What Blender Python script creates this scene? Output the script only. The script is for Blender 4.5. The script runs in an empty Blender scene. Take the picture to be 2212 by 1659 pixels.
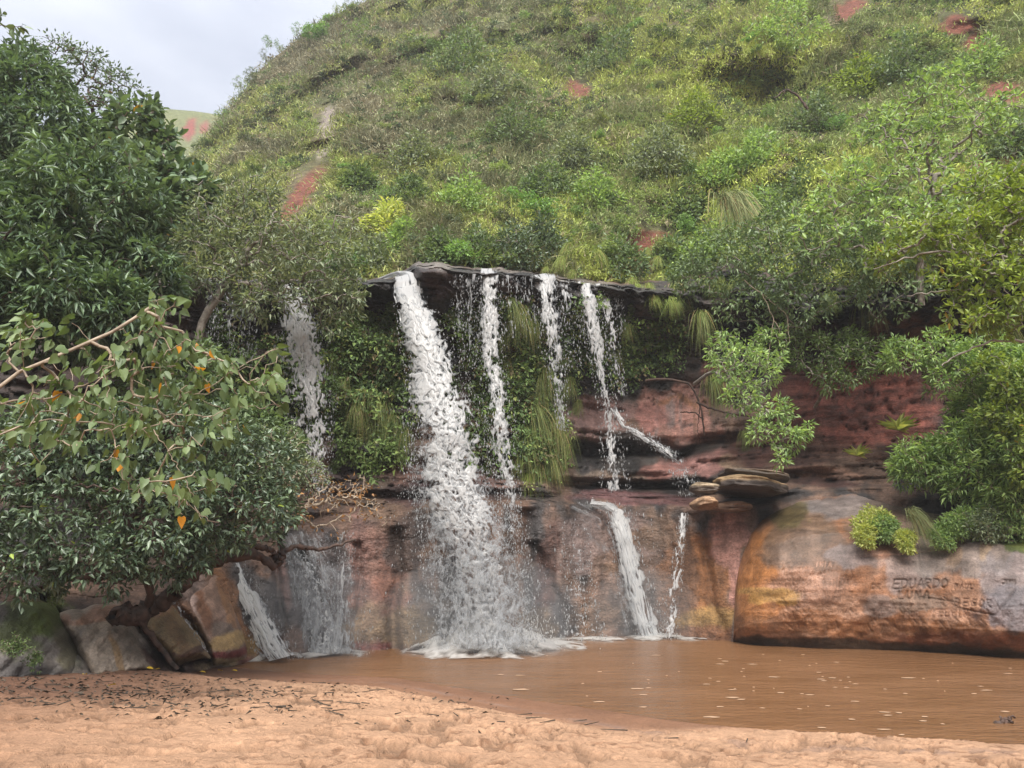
import bpy, math, random
import numpy as np
from mathutils import Vector

random.seed(7)
RNG = np.random.default_rng(11)
SC = bpy.context.scene
COL = SC.collection

# ------------------------------------------------------------------ camera, sky, sun, exposure
W0, H0 = 2212.0, 1659.0                 # the grid in which directions were read off the photograph
CX, CY, FPX = W0 / 2, H0 / 2, 1597.0
PITCH = math.radians(14.0)
CP, SP = math.cos(PITCH), math.sin(PITCH)
EYE = 1.6
cam = bpy.data.cameras.new("camera")
cam.sensor_width = 36.0
cam.lens = 36.0 * FPX / W0
cam.clip_start, cam.clip_end = 0.1, 2000.0
camo = bpy.data.objects.new("camera", cam)
camo.location = (0, 0, EYE)
camo.rotation_euler = (math.pi / 2 + PITCH, 0, 0)
COL.objects.link(camo)
SC.camera = camo

SUN_EL, SUN_AZ = math.radians(50), math.radians(183)   # weak, broad light through the clouds, behind the viewer
wd = bpy.data.worlds.new("World")
SC.world = wd
wd.use_nodes = True
nt = wd.node_tree
nt.nodes.clear()
out = nt.nodes.new("ShaderNodeOutputWorld")
bg = nt.nodes.new("ShaderNodeBackground")
bg.inputs[1].default_value = 0.12
sky = nt.nodes.new("ShaderNodeTexSky")
sky.sky_type = 'NISHITA'
sky.sun_disc = False
sky.sun_elevation = SUN_EL
sky.sun_rotation = SUN_AZ
sky.air_density, sky.dust_density = 1.0, 3.0
tc = nt.nodes.new("ShaderNodeTexCoord")
mp = nt.nodes.new("ShaderNodeMapping")
mp.inputs['Scale'].default_value = (1.6, 1.6, 4.2)
nz = nt.nodes.new("ShaderNodeTexNoise")
nz.inputs['Scale'].default_value = 1.9
nz.inputs['Detail'].default_value = 5
nz.inputs['Roughness'].default_value = 0.5
rp = nt.nodes.new("ShaderNodeValToRGB")
rp.color_ramp.elements[0].position, rp.color_ramp.elements[0].color = 0.34, (1.62, 1.73, 2.02, 1)
rp.color_ramp.elements[1].position, rp.color_ramp.elements[1].color = 0.68, (2.5, 2.58, 2.82, 1)
mx = nt.nodes.new("ShaderNodeMixRGB")
mx.inputs[0].default_value = 0.93
L = nt.links.new
L(tc.outputs['Generated'], mp.inputs['Vector']); L(mp.outputs[0], nz.inputs['Vector']); L(nz.outputs['Fac'], rp.inputs[0])
# an overcast sky is about three times as bright overhead as at the horizon
sx = nt.nodes.new("ShaderNodeSeparateXYZ")
gr = nt.nodes.new("ShaderNodeMapRange")
gr.inputs['To Min'].default_value, gr.inputs['To Max'].default_value = 0.36, 1.1
cl = nt.nodes.new("ShaderNodeVectorMath"); cl.operation = 'SCALE'
L(tc.outputs['Generated'], sx.inputs[0]); L(sx.outputs['Z'], gr.inputs['Value']); L(rp.outputs[0], cl.inputs[0]); L(gr.outputs[0], cl.inputs['Scale'])
L(sky.outputs[0], mx.inputs[1]); L(cl.outputs[0], mx.inputs[2]); L(mx.outputs[0], bg.inputs[0]); L(bg.outputs[0], out.inputs[0])
sun = bpy.data.lights.new("sun", 'SUN')
sun.energy = 2.1
sun.angle = math.radians(40)
sun.color = (1.0, 0.95, 0.88)
suno = bpy.data.objects.new("sun", sun)
sd = Vector((math.sin(SUN_AZ) * math.cos(SUN_EL), math.cos(SUN_AZ) * math.cos(SUN_EL), math.sin(SUN_EL)))
suno.rotation_euler = sd.to_track_quat('Z', 'Y').to_euler()
COL.objects.link(suno)
vs = SC.view_settings
vs.view_transform, vs.look, vs.gamma, vs.use_curve_mapping = 'Standard', 'None', 1.0, False
vs.exposure = 2.1
SC.cycles.max_bounces = 6
SC.cycles.diffuse_bounces = 3
SC.cycles.transmission_bounces = 4
SC.cycles.transparent_max_bounces = 12
SC.cycles.use_denoising = True
try:
    SC.cycles.denoiser = 'OPENIMAGEDENOISE'
    SC.cycles.denoising_prefilter = 'ACCURATE'
except Exception:
    pass

# ------------------------------------------------------------------ small maths
def P(x, y, d):
    """a world point d metres away (along +Y) in the direction (x, y) read off the photograph"""
    x, y, d = np.asarray(x, float), np.asarray(y, float), np.asarray(d, float)
    b = (CY - y) / FPX
    t = d / (CP - b * SP)
    return np.stack(np.broadcast_arrays((x - CX) / FPX * t, d, EYE + (SP + b * CP) * t), -1)

def on_z(x, y, z=0.0):
    b = (CY - np.asarray(y, float)) / FPX
    t = (z - EYE) / (SP + b * CP)
    return P(x, y, t * (CP - b * SP))

def nrmz(v):
    return v / np.maximum(np.linalg.norm(v, axis=-1, keepdims=True), 1e-9)

def _hash(i, j, k, s):
    h = (i * 374761393 + j * 668265263 + k * 2147483647 + s * 974634777) & 0xFFFFFFFF
    h = ((h ^ (h >> 13)) * 1274126177) & 0xFFFFFFFF
    h = ((h ^ (h >> 16)) * 2246822519) & 0xFFFFFFFF
    return ((h ^ (h >> 15)) & 0xFFFFFF) / float(0xFFFFFF)

def vnoise(p, s=0):
    p = np.asarray(p, float)
    i = np.floor(p).astype(np.int64)
    f = p - i
    f = f * f * f * (f * (f * 6 - 15) + 10)
    r = 0
    for a in (0, 1):
        for b in (0, 1):
            for c in (0, 1):
                w = (f[..., 0] if a else 1 - f[..., 0]) * (f[..., 1] if b else 1 - f[..., 1]) * (f[..., 2] if c else 1 - f[..., 2])
                r = r + w * _hash(i[..., 0] + a, i[..., 1] + b, i[..., 2] + c, s)
    return r

def fbm(p, o=4, s=0, g=0.5):
    p = np.asarray(p, float)
    a, t, r = 1.0, 0.0, 0
    for k in range(o):
        r = r + a * vnoise(p * 2.03 ** k + 17.3 * k, s + k)
        t += a
        a *= g
    return r / t

def sstep(a, b, x):
    t = np.clip((np.asarray(x, float) - a) / (b - a), 0, 1)
    return t * t * (3 - 2 * t)

def lerp(a, b, t):
    return a + (b - a) * t

def n3(x, y, z):
    return np.stack(np.broadcast_arrays(np.asarray(x, float), np.asarray(y, float), np.asarray(z, float)), -1)

# ------------------------------------------------------------------ objects
def tag(o, label=None, cat=None, group=None, kind=None):
    for k, v in (("label", label), ("category", cat), ("group", group), ("kind", kind)):
        if v:
            o[k] = v
    return o

def mesh(name, V, tris=None, quads=None, mats=None, attrs=None, smooth=True, matidx=None):
    V = np.ascontiguousarray(V, dtype=np.float32).reshape(-1, 3)
    T = np.zeros((0, 3), np.int32) if tris is None else np.asarray(tris, np.int32).reshape(-1, 3)
    Q = np.zeros((0, 4), np.int32) if quads is None else np.asarray(quads, np.int32).reshape(-1, 4)
    me = bpy.data.meshes.new(name)
    me.vertices.add(len(V))
    me.vertices.foreach_set("co", V.ravel())
    loops = np.concatenate([T.ravel(), Q.ravel()]).astype(np.int32)
    me.loops.add(len(loops))
    me.loops.foreach_set("vertex_index", loops)
    nT, nQ = len(T), len(Q)
    me.polygons.add(nT + nQ)
    st = np.concatenate([np.arange(nT) * 3, nT * 3 + np.arange(nQ) * 4]).astype(np.int32)
    me.polygons.foreach_set("loop_start", st)
    if matidx is not None:
        me.polygons.foreach_set("material_index", np.asarray(matidx, np.int32))
    if smooth:
        me.polygons.foreach_set("use_smooth", np.ones(nT + nQ, bool))
    for m in (mats or []):
        me.materials.append(m)
    for k, a in (attrs or {}).items():
        a = np.asarray(a, np.float32)
        if a.ndim == 1:
            at = me.attributes.new(k, 'FLOAT', 'POINT')
            at.data.foreach_set("value", a)
        else:
            at = me.attributes.new(k, 'FLOAT_COLOR', 'POINT')
            c = np.ones((len(a), 4), np.float32)
            c[:, :3] = a[:, :3]
            at.data.foreach_set("color", c.ravel())
    me.update(calc_edges=True)
    return me

def obj(name, me, parent=None, loc=None):
    o = bpy.data.objects.new(name, me)
    COL.objects.link(o)
    if loc is not None:
        o.location = loc
    if parent is not None:
        o.parent = parent
    return o

def empty(name, loc):
    o = bpy.data.objects.new(name, None)
    o.location = loc
    o.empty_display_size = 0.2
    COL.objects.link(o)
    return o

def grid_quads(nr, nc):
    i = np.arange(nr * nc).reshape(nr, nc)
    return np.stack([i[:-1, :-1], i[:-1, 1:], i[1:, 1:], i[1:, :-1]], -1).reshape(-1, 4)

# ------------------------------------------------------------------ materials
def newmat(name):
    m = bpy.data.materials.new(name)
    m.use_nodes = True
    t = m.node_tree
    t.nodes.clear()
    o = t.nodes.new("ShaderNodeOutputMaterial")
    return m, t, o

def N(t, typ, **kw):
    n = t.nodes.new("ShaderNode" + typ)
    for k, v in kw.items():
        if k.startswith("i_"):
            n.inputs[k[2:].replace("_", " ")].default_value = v
        else:
            setattr(n, k, v)
    return n

def attr(t, name):
    n = t.nodes.new("ShaderNodeAttribute")
    n.attribute_name = name
    return n

def ground_mat(name, rough=0.85, wetrough=0.3, bscale=6.0, bstr=0.5, bdist=0.05, detail=0.35, strata=0.0, spec=0.35):
    """rock, soil and sand: base colour from the surface's own colour map, broken up by noise, rough or wet"""
    m, t, o = newmat(name)
    l = t.links.new
    p = N(t, "BsdfPrincipled")
    p.inputs['Specular IOR Level'].default_value = spec
    c = attr(t, "Col")
    w = attr(t, "wet")
    g = N(t, "NewGeometry")
    n1 = N(t, "TexNoise", i_Scale=bscale, i_Detail=8.0, i_Roughness=0.62)
    l(g.outputs['Position'], n1.inputs['Vector'])
    mp = N(t, "Mapping")
    mp.inputs['Scale'].default_value = (1.2, 1.2, 3.5 if strata else 2.0)
    l(g.outputs['Position'], mp.inputs['Vector'])
    n2 = N(t, "TexNoise", i_Scale=1.4, i_Detail=6.0, i_Roughness=0.6)
    l(mp.outputs[0], n2.inputs['Vector'])
    mr = N(t, "MapRange")
    mr.inputs['From Min'].default_value, mr.inputs['From Max'].default_value = 0.3, 0.7
    mr.inputs['To Min'].default_value, mr.inputs['To Max'].default_value = 1 - detail, 1 + detail
    l(n1.outputs['Fac'], mr.inputs['Value'])
    mr2 = N(t, "MapRange")
    mr2.inputs['From Min'].default_value, mr2.inputs['From Max'].default_value = 0.3, 0.7
    mr2.inputs['To Min'].default_value, mr2.inputs['To Max'].default_value = 1 - detail * 0.9, 1 + detail * 0.9
    l(n2.outputs['Fac'], mr2.inputs['Value'])
    n6 = N(t, "TexNoise", i_Scale=bscale * 5, i_Detail=4.0, i_Roughness=0.75)
    l(g.outputs['Position'], n6.inputs['Vector'])
    mr6 = N(t, "MapRange")
    mr6.inputs['From Min'].default_value, mr6.inputs['From Max'].default_value = 0.32, 0.62
    mr6.inputs['To Min'].default_value, mr6.inputs['To Max'].default_value = 1 - detail * 1.2, 1 + detail * .6
    l(n6.outputs['Fac'], mr6.inputs['Value'])
    mu6 = N(t, "Math", operation='MULTIPLY')
    l(mr.outputs[0], mu6.inputs[0]); l(mr6.outputs[0], mu6.inputs[1])
    mul = N(t, "Math", operation='MULTIPLY')
    l(mu6.outputs[0], mul.inputs[0]); l(mr2.outputs[0], mul.inputs[1])
    vm = N(t, "VectorMath", operation='SCALE')
    l(c.outputs['Color'], vm.inputs[0]); l(mul.outputs[0], vm.inputs['Scale'])
    l(vm.outputs[0], p.inputs['Base Color'])
    rr = N(t, "MapRange")
    rr.inputs['To Min'].default_value, rr.inputs['To Max'].default_value = rough, wetrough
    l(w.outputs['Fac'], rr.inputs['Value']); l(rr.outputs[0], p.inputs['Roughness'])
    n5 = N(t, "TexNoise", i_Scale=bscale * 6, i_Detail=5.0, i_Roughness=0.7)
    l(g.outputs['Position'], n5.inputs['Vector'])
    ad5 = N(t, "Math", operation='MULTIPLY_ADD')
    ad5.inputs[1].default_value = 0.35
    l(n5.outputs['Fac'], ad5.inputs[0]); l(n1.outputs['Fac'], ad5.inputs[2])
    add = N(t, "Math", operation='ADD')
    l(ad5.outputs[0], add.inputs[0])
    m3 = N(t, "Math", operation='MULTIPLY')
    m3.inputs[1].default_value = 0.5 + strata
    l(n2.outputs['Fac'], m3.inputs[0]); l(m3.outputs[0], add.inputs[1])
    b = N(t, "Bump", i_Strength=bstr, i_Distance=bdist)
    l(add.outputs[0], b.inputs['Height']); l(b.outputs[0], p.inputs['Normal'])
    l(p.outputs[0], o.inputs[0])
    return m

def leaf_mat(name, dark, light, accent=None, acc=0.0, rough=0.42, trans=0.3, spec=0.4, objvar=0.0, hv=0.02):
    m, t, o = newmat(name)
    l = t.links.new
    a = attr(t, "lr")
    mx = N(t, "MixRGB")
    mx.inputs[1].default_value, mx.inputs[2].default_value = (*dark, 1), (*light, 1)
    l(a.outputs['Fac'], mx.inputs[0])
    last = mx.outputs[0]
    if accent:
        gt = N(t, "Math", operation='GREATER_THAN')
        gt.inputs[1].default_value = 1 - acc
        l(a.outputs['Fac'], gt.inputs[0])
        m2 = N(t, "MixRGB")
        m2.inputs[2].default_value = (*accent, 1)
        l(gt.outputs[0], m2.inputs[0]); l(last, m2.inputs[1])
        last = m2.outputs[0]
    if objvar:
        oi = N(t, "ObjectInfo")
        hs = N(t, "HueSaturation")
        r1 = N(t, "MapRange")
        r1.inputs['To Min'].default_value, r1.inputs['To Max'].default_value = 0.5 - hv, 0.5 + hv
        r2 = N(t, "MapRange")
        r2.inputs['To Min'].default_value, r2.inputs['To Max'].default_value = 1 - objvar, 1 + objvar
        ml = N(t, "Math", operation='MULTIPLY')
        ml.inputs[1].default_value = 7.13
        fr = N(t, "Math", operation='FRACT')
        l(oi.outputs['Random'], r1.inputs['Value']); l(oi.outputs['Random'], ml.inputs[0]); l(ml.outputs[0], fr.inputs[0]); l(fr.outputs[0], r2.inputs['Value'])
        l(r1.outputs[0], hs.inputs['Hue']); l(r2.outputs[0], hs.inputs['Value']); l(last, hs.inputs['Color'])
        last = hs.outputs[0]
    p = N(t, "BsdfPrincipled")
    p.inputs['Roughness'].default_value = rough
    p.inputs['Specular IOR Level'].default_value = spec
    l(last, p.inputs['Base Color'])
    tr = N(t, "BsdfTranslucent")
    sc = N(t, "VectorMath", operation='MULTIPLY')
    sc.inputs[1].default_value = (1.5, 1.5, 0.7)
    l(last, sc.inputs[0]); l(sc.outputs[0], tr.inputs[0])
    ms = N(t, "MixShader")
    ms.inputs[0].default_value = trans
    l(p.outputs[0], ms.inputs[1]); l(tr.outputs[0], ms.inputs[2]); l(ms.outputs[0], o.inputs[0])
    return m

def blade_mat(name, trans=0.25, rough=0.55):
    m, t, o = newmat(name)
    l = t.links.new
    a = attr(t, "Col")
    p = N(t, "BsdfPrincipled")
    p.inputs['Roughness'].default_value = rough
    p.inputs['Specular IOR Level'].default_value = 0.25
    l(a.outputs['Color'], p.inputs['Base Color'])
    tr = N(t, "BsdfTranslucent")
    l(a.outputs['Color'], tr.inputs[0])
    ms = N(t, "MixShader")
    ms.inputs[0].default_value = trans
    l(p.outputs[0], ms.inputs[1]); l(tr.outputs[0], ms.inputs[2]); l(ms.outputs[0], o.inputs[0])
    return m

def bark_mat(name, c1, c2, rough=0.8):
    m, t, o = newmat(name)
    l = t.links.new
    g = N(t, "NewGeometry")
    n = N(t, "TexNoise", i_Scale=9.0, i_Detail=6.0)
    l(g.outputs['Position'], n.inputs['Vector'])
    r = N(t, "ValToRGB")
    r.color_ramp.elements[0].position, r.color_ramp.elements[0].color = 0.35, (*c1, 1)
    r.color_ramp.elements[1].position, r.color_ramp.elements[1].color = 0.65, (*c2, 1)
    l(n.outputs['Fac'], r.inputs[0])
    p = N(t, "BsdfPrincipled")
    p.inputs['Roughness'].default_value = rough
    b = N(t, "Bump", i_Strength=0.6, i_Distance=0.02)
    l(n.outputs['Fac'], b.inputs['Height']); l(b.outputs[0], p.inputs['Normal'])
    l(r.outputs[0], p.inputs['Base Color']); l(p.outputs[0], o.inputs[0])
    return m

def white_water_mat(name):
    """aerated water: thick froth is white and opaque, thin films let the rock behind show through"""
    m, t, o = newmat(name)
    l = t.links.new
    a = attr(t, "dens")
    mx = N(t, "MixRGB")
    mx.inputs[1].default_value, mx.inputs[2].default_value = (.34, .365, .39, 1), (.54, .54, .535, 1)
    l(a.outputs['Fac'], mx.inputs[0])
    p = N(t, "BsdfPrincipled")
    p.inputs['Roughness'].default_value = 0.3
    p.inputs['Specular IOR Level'].default_value = 0.4
    l(mx.outputs[0], p.inputs['Base Color'])
    tr = N(t, "BsdfTranslucent")
    l(mx.outputs[0], tr.inputs[0])
    ms = N(t, "MixShader")
    ms.inputs[0].default_value = 0.5
    l(p.outputs[0], ms.inputs[1]); l(tr.outputs[0], ms.inputs[2])
    tp = N(t, "BsdfTransparent")
    mr = N(t, "MapRange")
    mr.inputs['From Min'].default_value, mr.inputs['From Max'].default_value = 0.0, 0.7
    mr.inputs['To Min'].default_value, mr.inputs['To Max'].default_value = 0.05, 1.0
    l(a.outputs['Fac'], mr.inputs['Value'])
    m2 = N(t, "MixShader")
    l(mr.outputs[0], m2.inputs[0]); l(tp.outputs[0], m2.inputs[1]); l(ms.outputs[0], m2.inputs[2]); l(m2.outputs[0], o.inputs[0])
    return m

def water_mat():
    m, t, o = newmat("muddy_water")
    l = t.links.new
    g = N(t, "NewGeometry")
    mp = N(t, "Mapping")
    mp.inputs['Scale'].default_value = (1.0, 2.2, 1.0)
    l(g.outputs['Position'], mp.inputs['Vector'])
    n1 = N(t, "TexNoise", i_Scale=2.2, i_Detail=5.0, i_Roughness=0.6)
    n2 = N(t, "TexNoise", i_Scale=0.5, i_Detail=3.0)
    n3_ = N(t, "TexNoise", i_Scale=9.0, i_Detail=3.0)
    for n in (n1, n2, n3_):
        l(mp.outputs[0], n.inputs['Vector'])
    r = N(t, "ValToRGB")
    r.color_ramp.elements[0].position, r.color_ramp.elements[0].color = 0.35, (0.125, 0.062, 0.028, 1)
    r.color_ramp.elements[1].position, r.color_ramp.elements[1].color = 0.68, (0.165, 0.085, 0.042, 1)
    l(n2.outputs['Fac'], r.inputs[0])
    ad = N(t, "Math", operation='MULTIPLY_ADD')
    ad.inputs[1].default_value = 0.35
    l(n3_.outputs['Fac'], ad.inputs[0]); l(n1.outputs['Fac'], ad.inputs[2])
    b = N(t, "Bump", i_Strength=0.8, i_Distance=0.09)
    l(ad.outputs[0], b.inputs['Height'])
    p = N(t, "BsdfPrincipled")
    p.inputs['Roughness'].default_value = 0.22
    p.inputs['IOR'].default_value = 1.33
    l(r.outputs[0], p.inputs['Base Color']); l(b.outputs[0], p.inputs['Normal']); l(p.outputs[0], o.inputs[0])
    return m

M_ROCK = ground_mat("wet_sandstone", 0.8, 0.3, 4.0, 0.8, 0.14, 0.36, strata=0.5)
M_BOULDER = ground_mat("smooth_sandstone", 0.6, 0.3, 6.0, 0.7, 0.06, 0.30)
M_HILL = ground_mat("hill_soil", 0.95, 0.9, 2.5, 0.8, 0.15, 0.4)
M_SAND = ground_mat("orange_sand", 0.9, 0.45, 20.0, 0.85, 0.05, 0.17, spec=0.2)
M_WATER = water_mat()
M_WHITE = white_water_mat("white_water")
M_FOAM = white_water_mat("pool_foam")
for q_ in M_FOAM.node_tree.nodes:
    if q_.type == 'MIX_RGB':
        q_.inputs[1].default_value, q_.inputs[2].default_value = (.52, .50, .47, 1), (.66, .655, .64, 1)
M_BLADE = blade_mat("grass_blades")
M_BARK_DARK = bark_mat("dark_bark", (0.025, 0.016, 0.012), (0.075, 0.042, 0.03))
M_BARK_GREY = bark_mat("grey_bark", (0.10, 0.085, 0.07), (0.26, 0.235, 0.2))
M_BARK_TAN = bark_mat("tan_twig", (0.16, 0.12, 0.085), (0.34, 0.28, 0.21))

# ------------------------------------------------------------------ terrain: cliff, hill, sand, pool
# every column runs from below the waterline up to the ledge behind the lip: (height line, distance)
CLIFF = {
 -700: [(1580,7.5),(1490,7.8),(1390,8.2),(1290,8.8),(1200,9.5),(1100,10),(1000,10.5),(850,11.2),(700,12),(640,12.4),(610,13),(600,15)],
 -200: [(1570,8.5),(1485,8.8),(1400,9.1),(1300,9.8),(1240,10.6),(1120,11.4),(1000,11.9),(850,12.4),(700,13.2),(640,13.6),(615,14),(605,16.4)],
 0:   [(1560,9.2),(1480,9.4),(1400,9.7),(1300,10.3),(1240,11.1),(1120,12),(1000,12.5),(850,13),(700,13.8),(640,14.2),(615,14.6),(605,17)],
 200: [(1530,9.9),(1472,10.1),(1390,10.6),(1310,11.2),(1250,12),(1120,12.8),(1000,13.2),(850,13.6),(700,14),(640,14.2),(615,14.4),(605,17)],
 380: [(1500,11.3),(1452,11.5),(1370,11.9),(1290,12.4),(1230,13.2),(1120,13.8),(1010,14),(850,14.2),(700,14.5),(640,14.4),(612,14.2),(602,17)],
 460: [(1490,12.6),(1436,12.8),(1350,13.2),(1260,13.7),(1200,14.5),(1110,15),(1010,15.2),(850,15.3),(700,15.3),(640,15),(612,14.7),(603,17.5)],
 540: [(1470,13.9),(1425,14.1),(1330,14.6),(1215,15.2),(1170,15.9),(1100,16.2),(1010,16.3),(850,16.3),(700,16.2),(640,15.8),(612,15.2),(604,18)],
 760: [(1450,15.2),(1410,15.3),(1280,15.6),(1130,15.9),(1090,16.5),(1040,16.9),(1000,17.1),(850,17.1),(700,17),(640,16.6),(610,15.9),(602,18.5)],
 850: [(1445,15.5),(1405,15.6),(1260,15.9),(1110,16.2),(1080,16.8),(1030,17.1),(990,17.2),(850,17.3),(700,17.2),(650,16.9),(608,15.9),(598,19)],
 878: [(1445,15.5),(1405,15.6),(1260,15.9),(1105,16.2),(1078,16.8),(1030,17.1),(985,17.2),(850,17.3),(710,17.2),(655,17.0),(592,16.5),(580,19)],
 906: [(1445,15.6),(1405,15.7),(1260,16),(1100,16.3),(1075,16.9),(1030,17.2),(980,17.3),(850,17.3),(720,17.2),(648,16.1),(580,15.6),(565,19)],
 950: [(1443,15.8),(1403,15.9),(1255,16.2),(1098,16.5),(1075,17.1),(1030,17.4),(980,17.5),(850,17.5),(720,17.4),(650,16.2),(580,15.6),(564,19.2)],
 990: [(1440,16),(1400,16.1),(1250,16.4),(1095,16.7),(1075,17.3),(1030,17.6),(980,17.7),(850,17.7),(720,17.5),(650,16.9),(588,16.1),(572,19.4)],
 1090:[(1430,16.9),(1390,17),(1240,17.3),(1092,17.6),(1072,18.2),(1035,18.5),(990,18.6),(850,18.6),(720,18.4),(640,17.8),(592,17),(575,20)],
 1180:[(1420,17.6),(1383,17.8),(1230,18.1),(1090,18.4),(1070,19),(1040,19.3),(1000,19.4),(850,19.4),(720,19.2),(650,18.6),(602,17.9),(586,21)],
 1300:[(1410,18.6),(1375,18.8),(1230,19.1),(1090,19.4),(1065,20),(1040,20.2),(980,20.4),(870,20.9),(740,20.5),(660,19.6),(620,18.9),(604,22)],
 1400:[(1410,19),(1372,19.2),(1230,19.4),(1092,19.7),(1075,20.1),(1035,20.5),(970,21),(860,21.6),(740,21.3),(670,20.3),(632,19.5),(608,22.5)],
 1500:[(1420,18.2),(1378,18.4),(1230,18.7),(1098,19),(1078,19.6),(1030,20.2),(968,20.9),(845,22),(740,21.9),(680,21),(640,20.2),(612,22.5)],
 1600:[(1430,17.2),(1392,17.4),(1230,17.7),(1095,18.3),(1070,18.9),(1010,19.8),(960,20.6),(820,21.8),(740,21.8),(680,20.8),(640,19.6),(605,21.5)],
 1750:[(1440,17),(1400,17.1),(1240,17.4),(1080,17.8),(1050,18.4),(1000,19.2),(940,19.8),(800,20.4),(720,20.5),(680,19.8),(640,18.2),(600,20)],
 2000:[(1450,16),(1412,16.1),(1250,16.4),(1080,16.8),(1040,17.3),(1000,17.6),(940,18),(800,18.6),(700,18.8),(660,18),(620,16.8),(580,18.5)],
 2212:[(1460,15),(1425,15.1),(1260,15.2),(1080,15.4),(1040,15.8),(980,16.2),(920,16.5),(800,17),(700,17.2),(650,16.5),(600,15.6),(550,17)],
 2900:[(1500,12),(1450,12),(1270,12.2),(1080,12.5),(1040,12.8),(980,13),(920,13.2),(800,13.6),(700,13.8),(640,13.4),(580,13),(520,14.5)],
}
SUB = [10, 20, 36, 32, 14, 14, 20, 36, 36, 20, 14]
CSTEP = 4.0
cx = np.arange(-700, 2901, CSTEP)
kx = np.array(sorted(CLIFF))
st_y = np.array([np.interp(cx, kx, [CLIFF[k][s][0] for k in kx]) for s in range(12)])
st_d = np.array([np.interp(cx, kx, [CLIFF[k][s][1] for k in kx]) for s in range(12)])
jag = (fbm(n3(cx * .011, 4.4, 0 * cx), 4, 15) - .5) * 110 * sstep(1420, 1560, cx) + (fbm(n3(cx * .05, 2.4, 0 * cx), 3, 16) - .5) * 12
for s, k_ in ((7, .4), (8, .8), (9, 1), (10, 1), (11, 1)):
    st_y[s] = st_y[s] + jag * k_
st_d[10] = st_d[10] + 1.0 * sstep(1450, 1600, cx)
GY, GD, GS = [], [], []
for s in range(11):
    for q in range(SUB[s]):
        u = q / SUB[s]
        GY.append(lerp(st_y[s], st_y[s + 1], u)); GD.append(lerp(st_d[s], st_d[s + 1], u)); GS.append(np.full_like(cx, s + u))
GY.append(st_y[11]); GD.append(st_d[11]); GS.append(np.full_like(cx, 11.0))
GY, GD, GS = np.array(GY), np.array(GD), np.array(GS)
GX = np.broadcast_to(cx, GY.shape)

def blur(a, n, ax):
    for _ in range(n):
        b = np.moveaxis(a, ax, 0).copy()
        b[1:-1] = (b[:-2] + 2 * b[1:-1] + b[2:]) / 4
        a = np.moveaxis(b, 0, ax)
    return a
GD = blur(blur(GD, 3, 0), 5, 1)
p0 = P(GX, GY, GD)
X_, Y_, Z_ = p0[..., 0], p0[..., 1], p0[..., 2]
low = sstep(4.1, 3.4, GS)                      # smooth, water-worn lower wall
mid = sstep(3.4, 4.2, GS) * sstep(7.2, 6.4, GS)
upp = sstep(6.4, 7.2, GS) * sstep(10.9, 10.3, GS)
lip = sstep(8.8, 9.3, GS) * sstep(11.0, 10.4, GS)
flute = fbm(n3(X_ * 1.1, Y_ * .2, Z_ * .22), 4, 3) - .5
bigl = fbm(n3(X_ * .45, Y_ * .45, Z_ * .5), 3, 9) - .5
blocks = fbm(n3(X_ * 1.3, Y_ * 1.3, Z_ * 2.2), 5, 21) - .5
strata = fbm(n3(X_ * .35, Y_ * .35, Z_ * 5.0), 4, 33) - .5
strata2 = fbm(n3(X_ * .8, Y_ * .8, Z_ * 9.0), 3, 41) - .5
slab = np.maximum(np.exp(-(((GX - 1450) / 110) ** 2 + ((GY - 905) / 62) ** 2)), .9 * np.exp(-(((GX - 1860) / 230) ** 4 + ((GY - 880) / 120) ** 4)))
strata = strata * (1 - .9 * slab); blocks = blocks * (1 - .8 * slab)
GD = GD + low * (flute * 0.9 + bigl * .5) + mid * (strata * 1.1 + blocks * .25) + upp * (blocks * 1.0 + strata * .35) + lip * (strata2 * 1.0 + blocks * .6)
ck = np.abs(fbm(n3(X_ * .9 + 3, Y_ * .9, Z_ * 1.5), 4, 141, .55) - .5)
ck2 = np.abs(fbm(n3(X_ * .5, Y_ * .5, Z_ * 3.2 + X_ * .15), 4, 151, .55) - .5)
crack = np.maximum(sstep(.022, .0, ck) * .35 * (1 - low * .6), sstep(.02, .0, ck2) * (1 - .6 * low))
GD = GD + crack * .14
# upright gullies and leaning cracks in the lower wall (x at foot, y at foot, x at head, y at head, half-width, depth)
CRACKS = [(385,1450,250,1290,11,.5),(462,1415,370,1292,13,.45),(205,1440,95,1290,16,.4),(620,1400,585,1210,9,.25),(700,1340,650,1200,12,.3),
          (1190,1385,1130,1110,20,.35),(1240,1370,1150,1180,14,.25),(850,1400,862,1150,14,.25),(300,1460,210,1340,10,.2),(1010,1390,1000,1110,16,.2),
          (770,1400,775,1180,10,.2),(1560,1390,1500,1120,12,.2)]
for (ax, ay, bx, by, hw, dp) in CRACKS:
    u = np.clip((GY - ay) / (by - ay), 0, 1)
    wob = (fbm(n3(GY * .02, ax * .1, 0 * GY), 3, 5) - .5) * 26
    dx = np.abs(GX - (lerp(ax, bx, u) + wob))
    inside = (GY < ay + 12) & (GY > by - 12)
    GD = GD + inside * dp * np.exp(-(dx / hw) ** 2)
# a shelf shadow line under the ledges of the middle wall and the undercut slab of pink stone
for (xa, xb, ya, yb, dp, th) in [(1230,1470,985,975,.8,22),(1210,1500,1055,1050,.7,20),(1440,1590,985,950,.7,16),(1500,1700,1078,1075,.6,12),(370,470,1425,1412,.5,12),(1690,1800,1035,1030,.6,14)]:
    yy = np.interp(GX, [xa, xb], [ya, yb]) + (fbm(n3(GX * .015, 3.1, 0), 3, 8) - .5) * 30
    m = sstep(xa - 30, xa + 20, GX) * sstep(xb + 30, xb - 20, GX)
    GD = GD + m * dp * np.exp(-((GY - yy) / th) ** 2)

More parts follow.
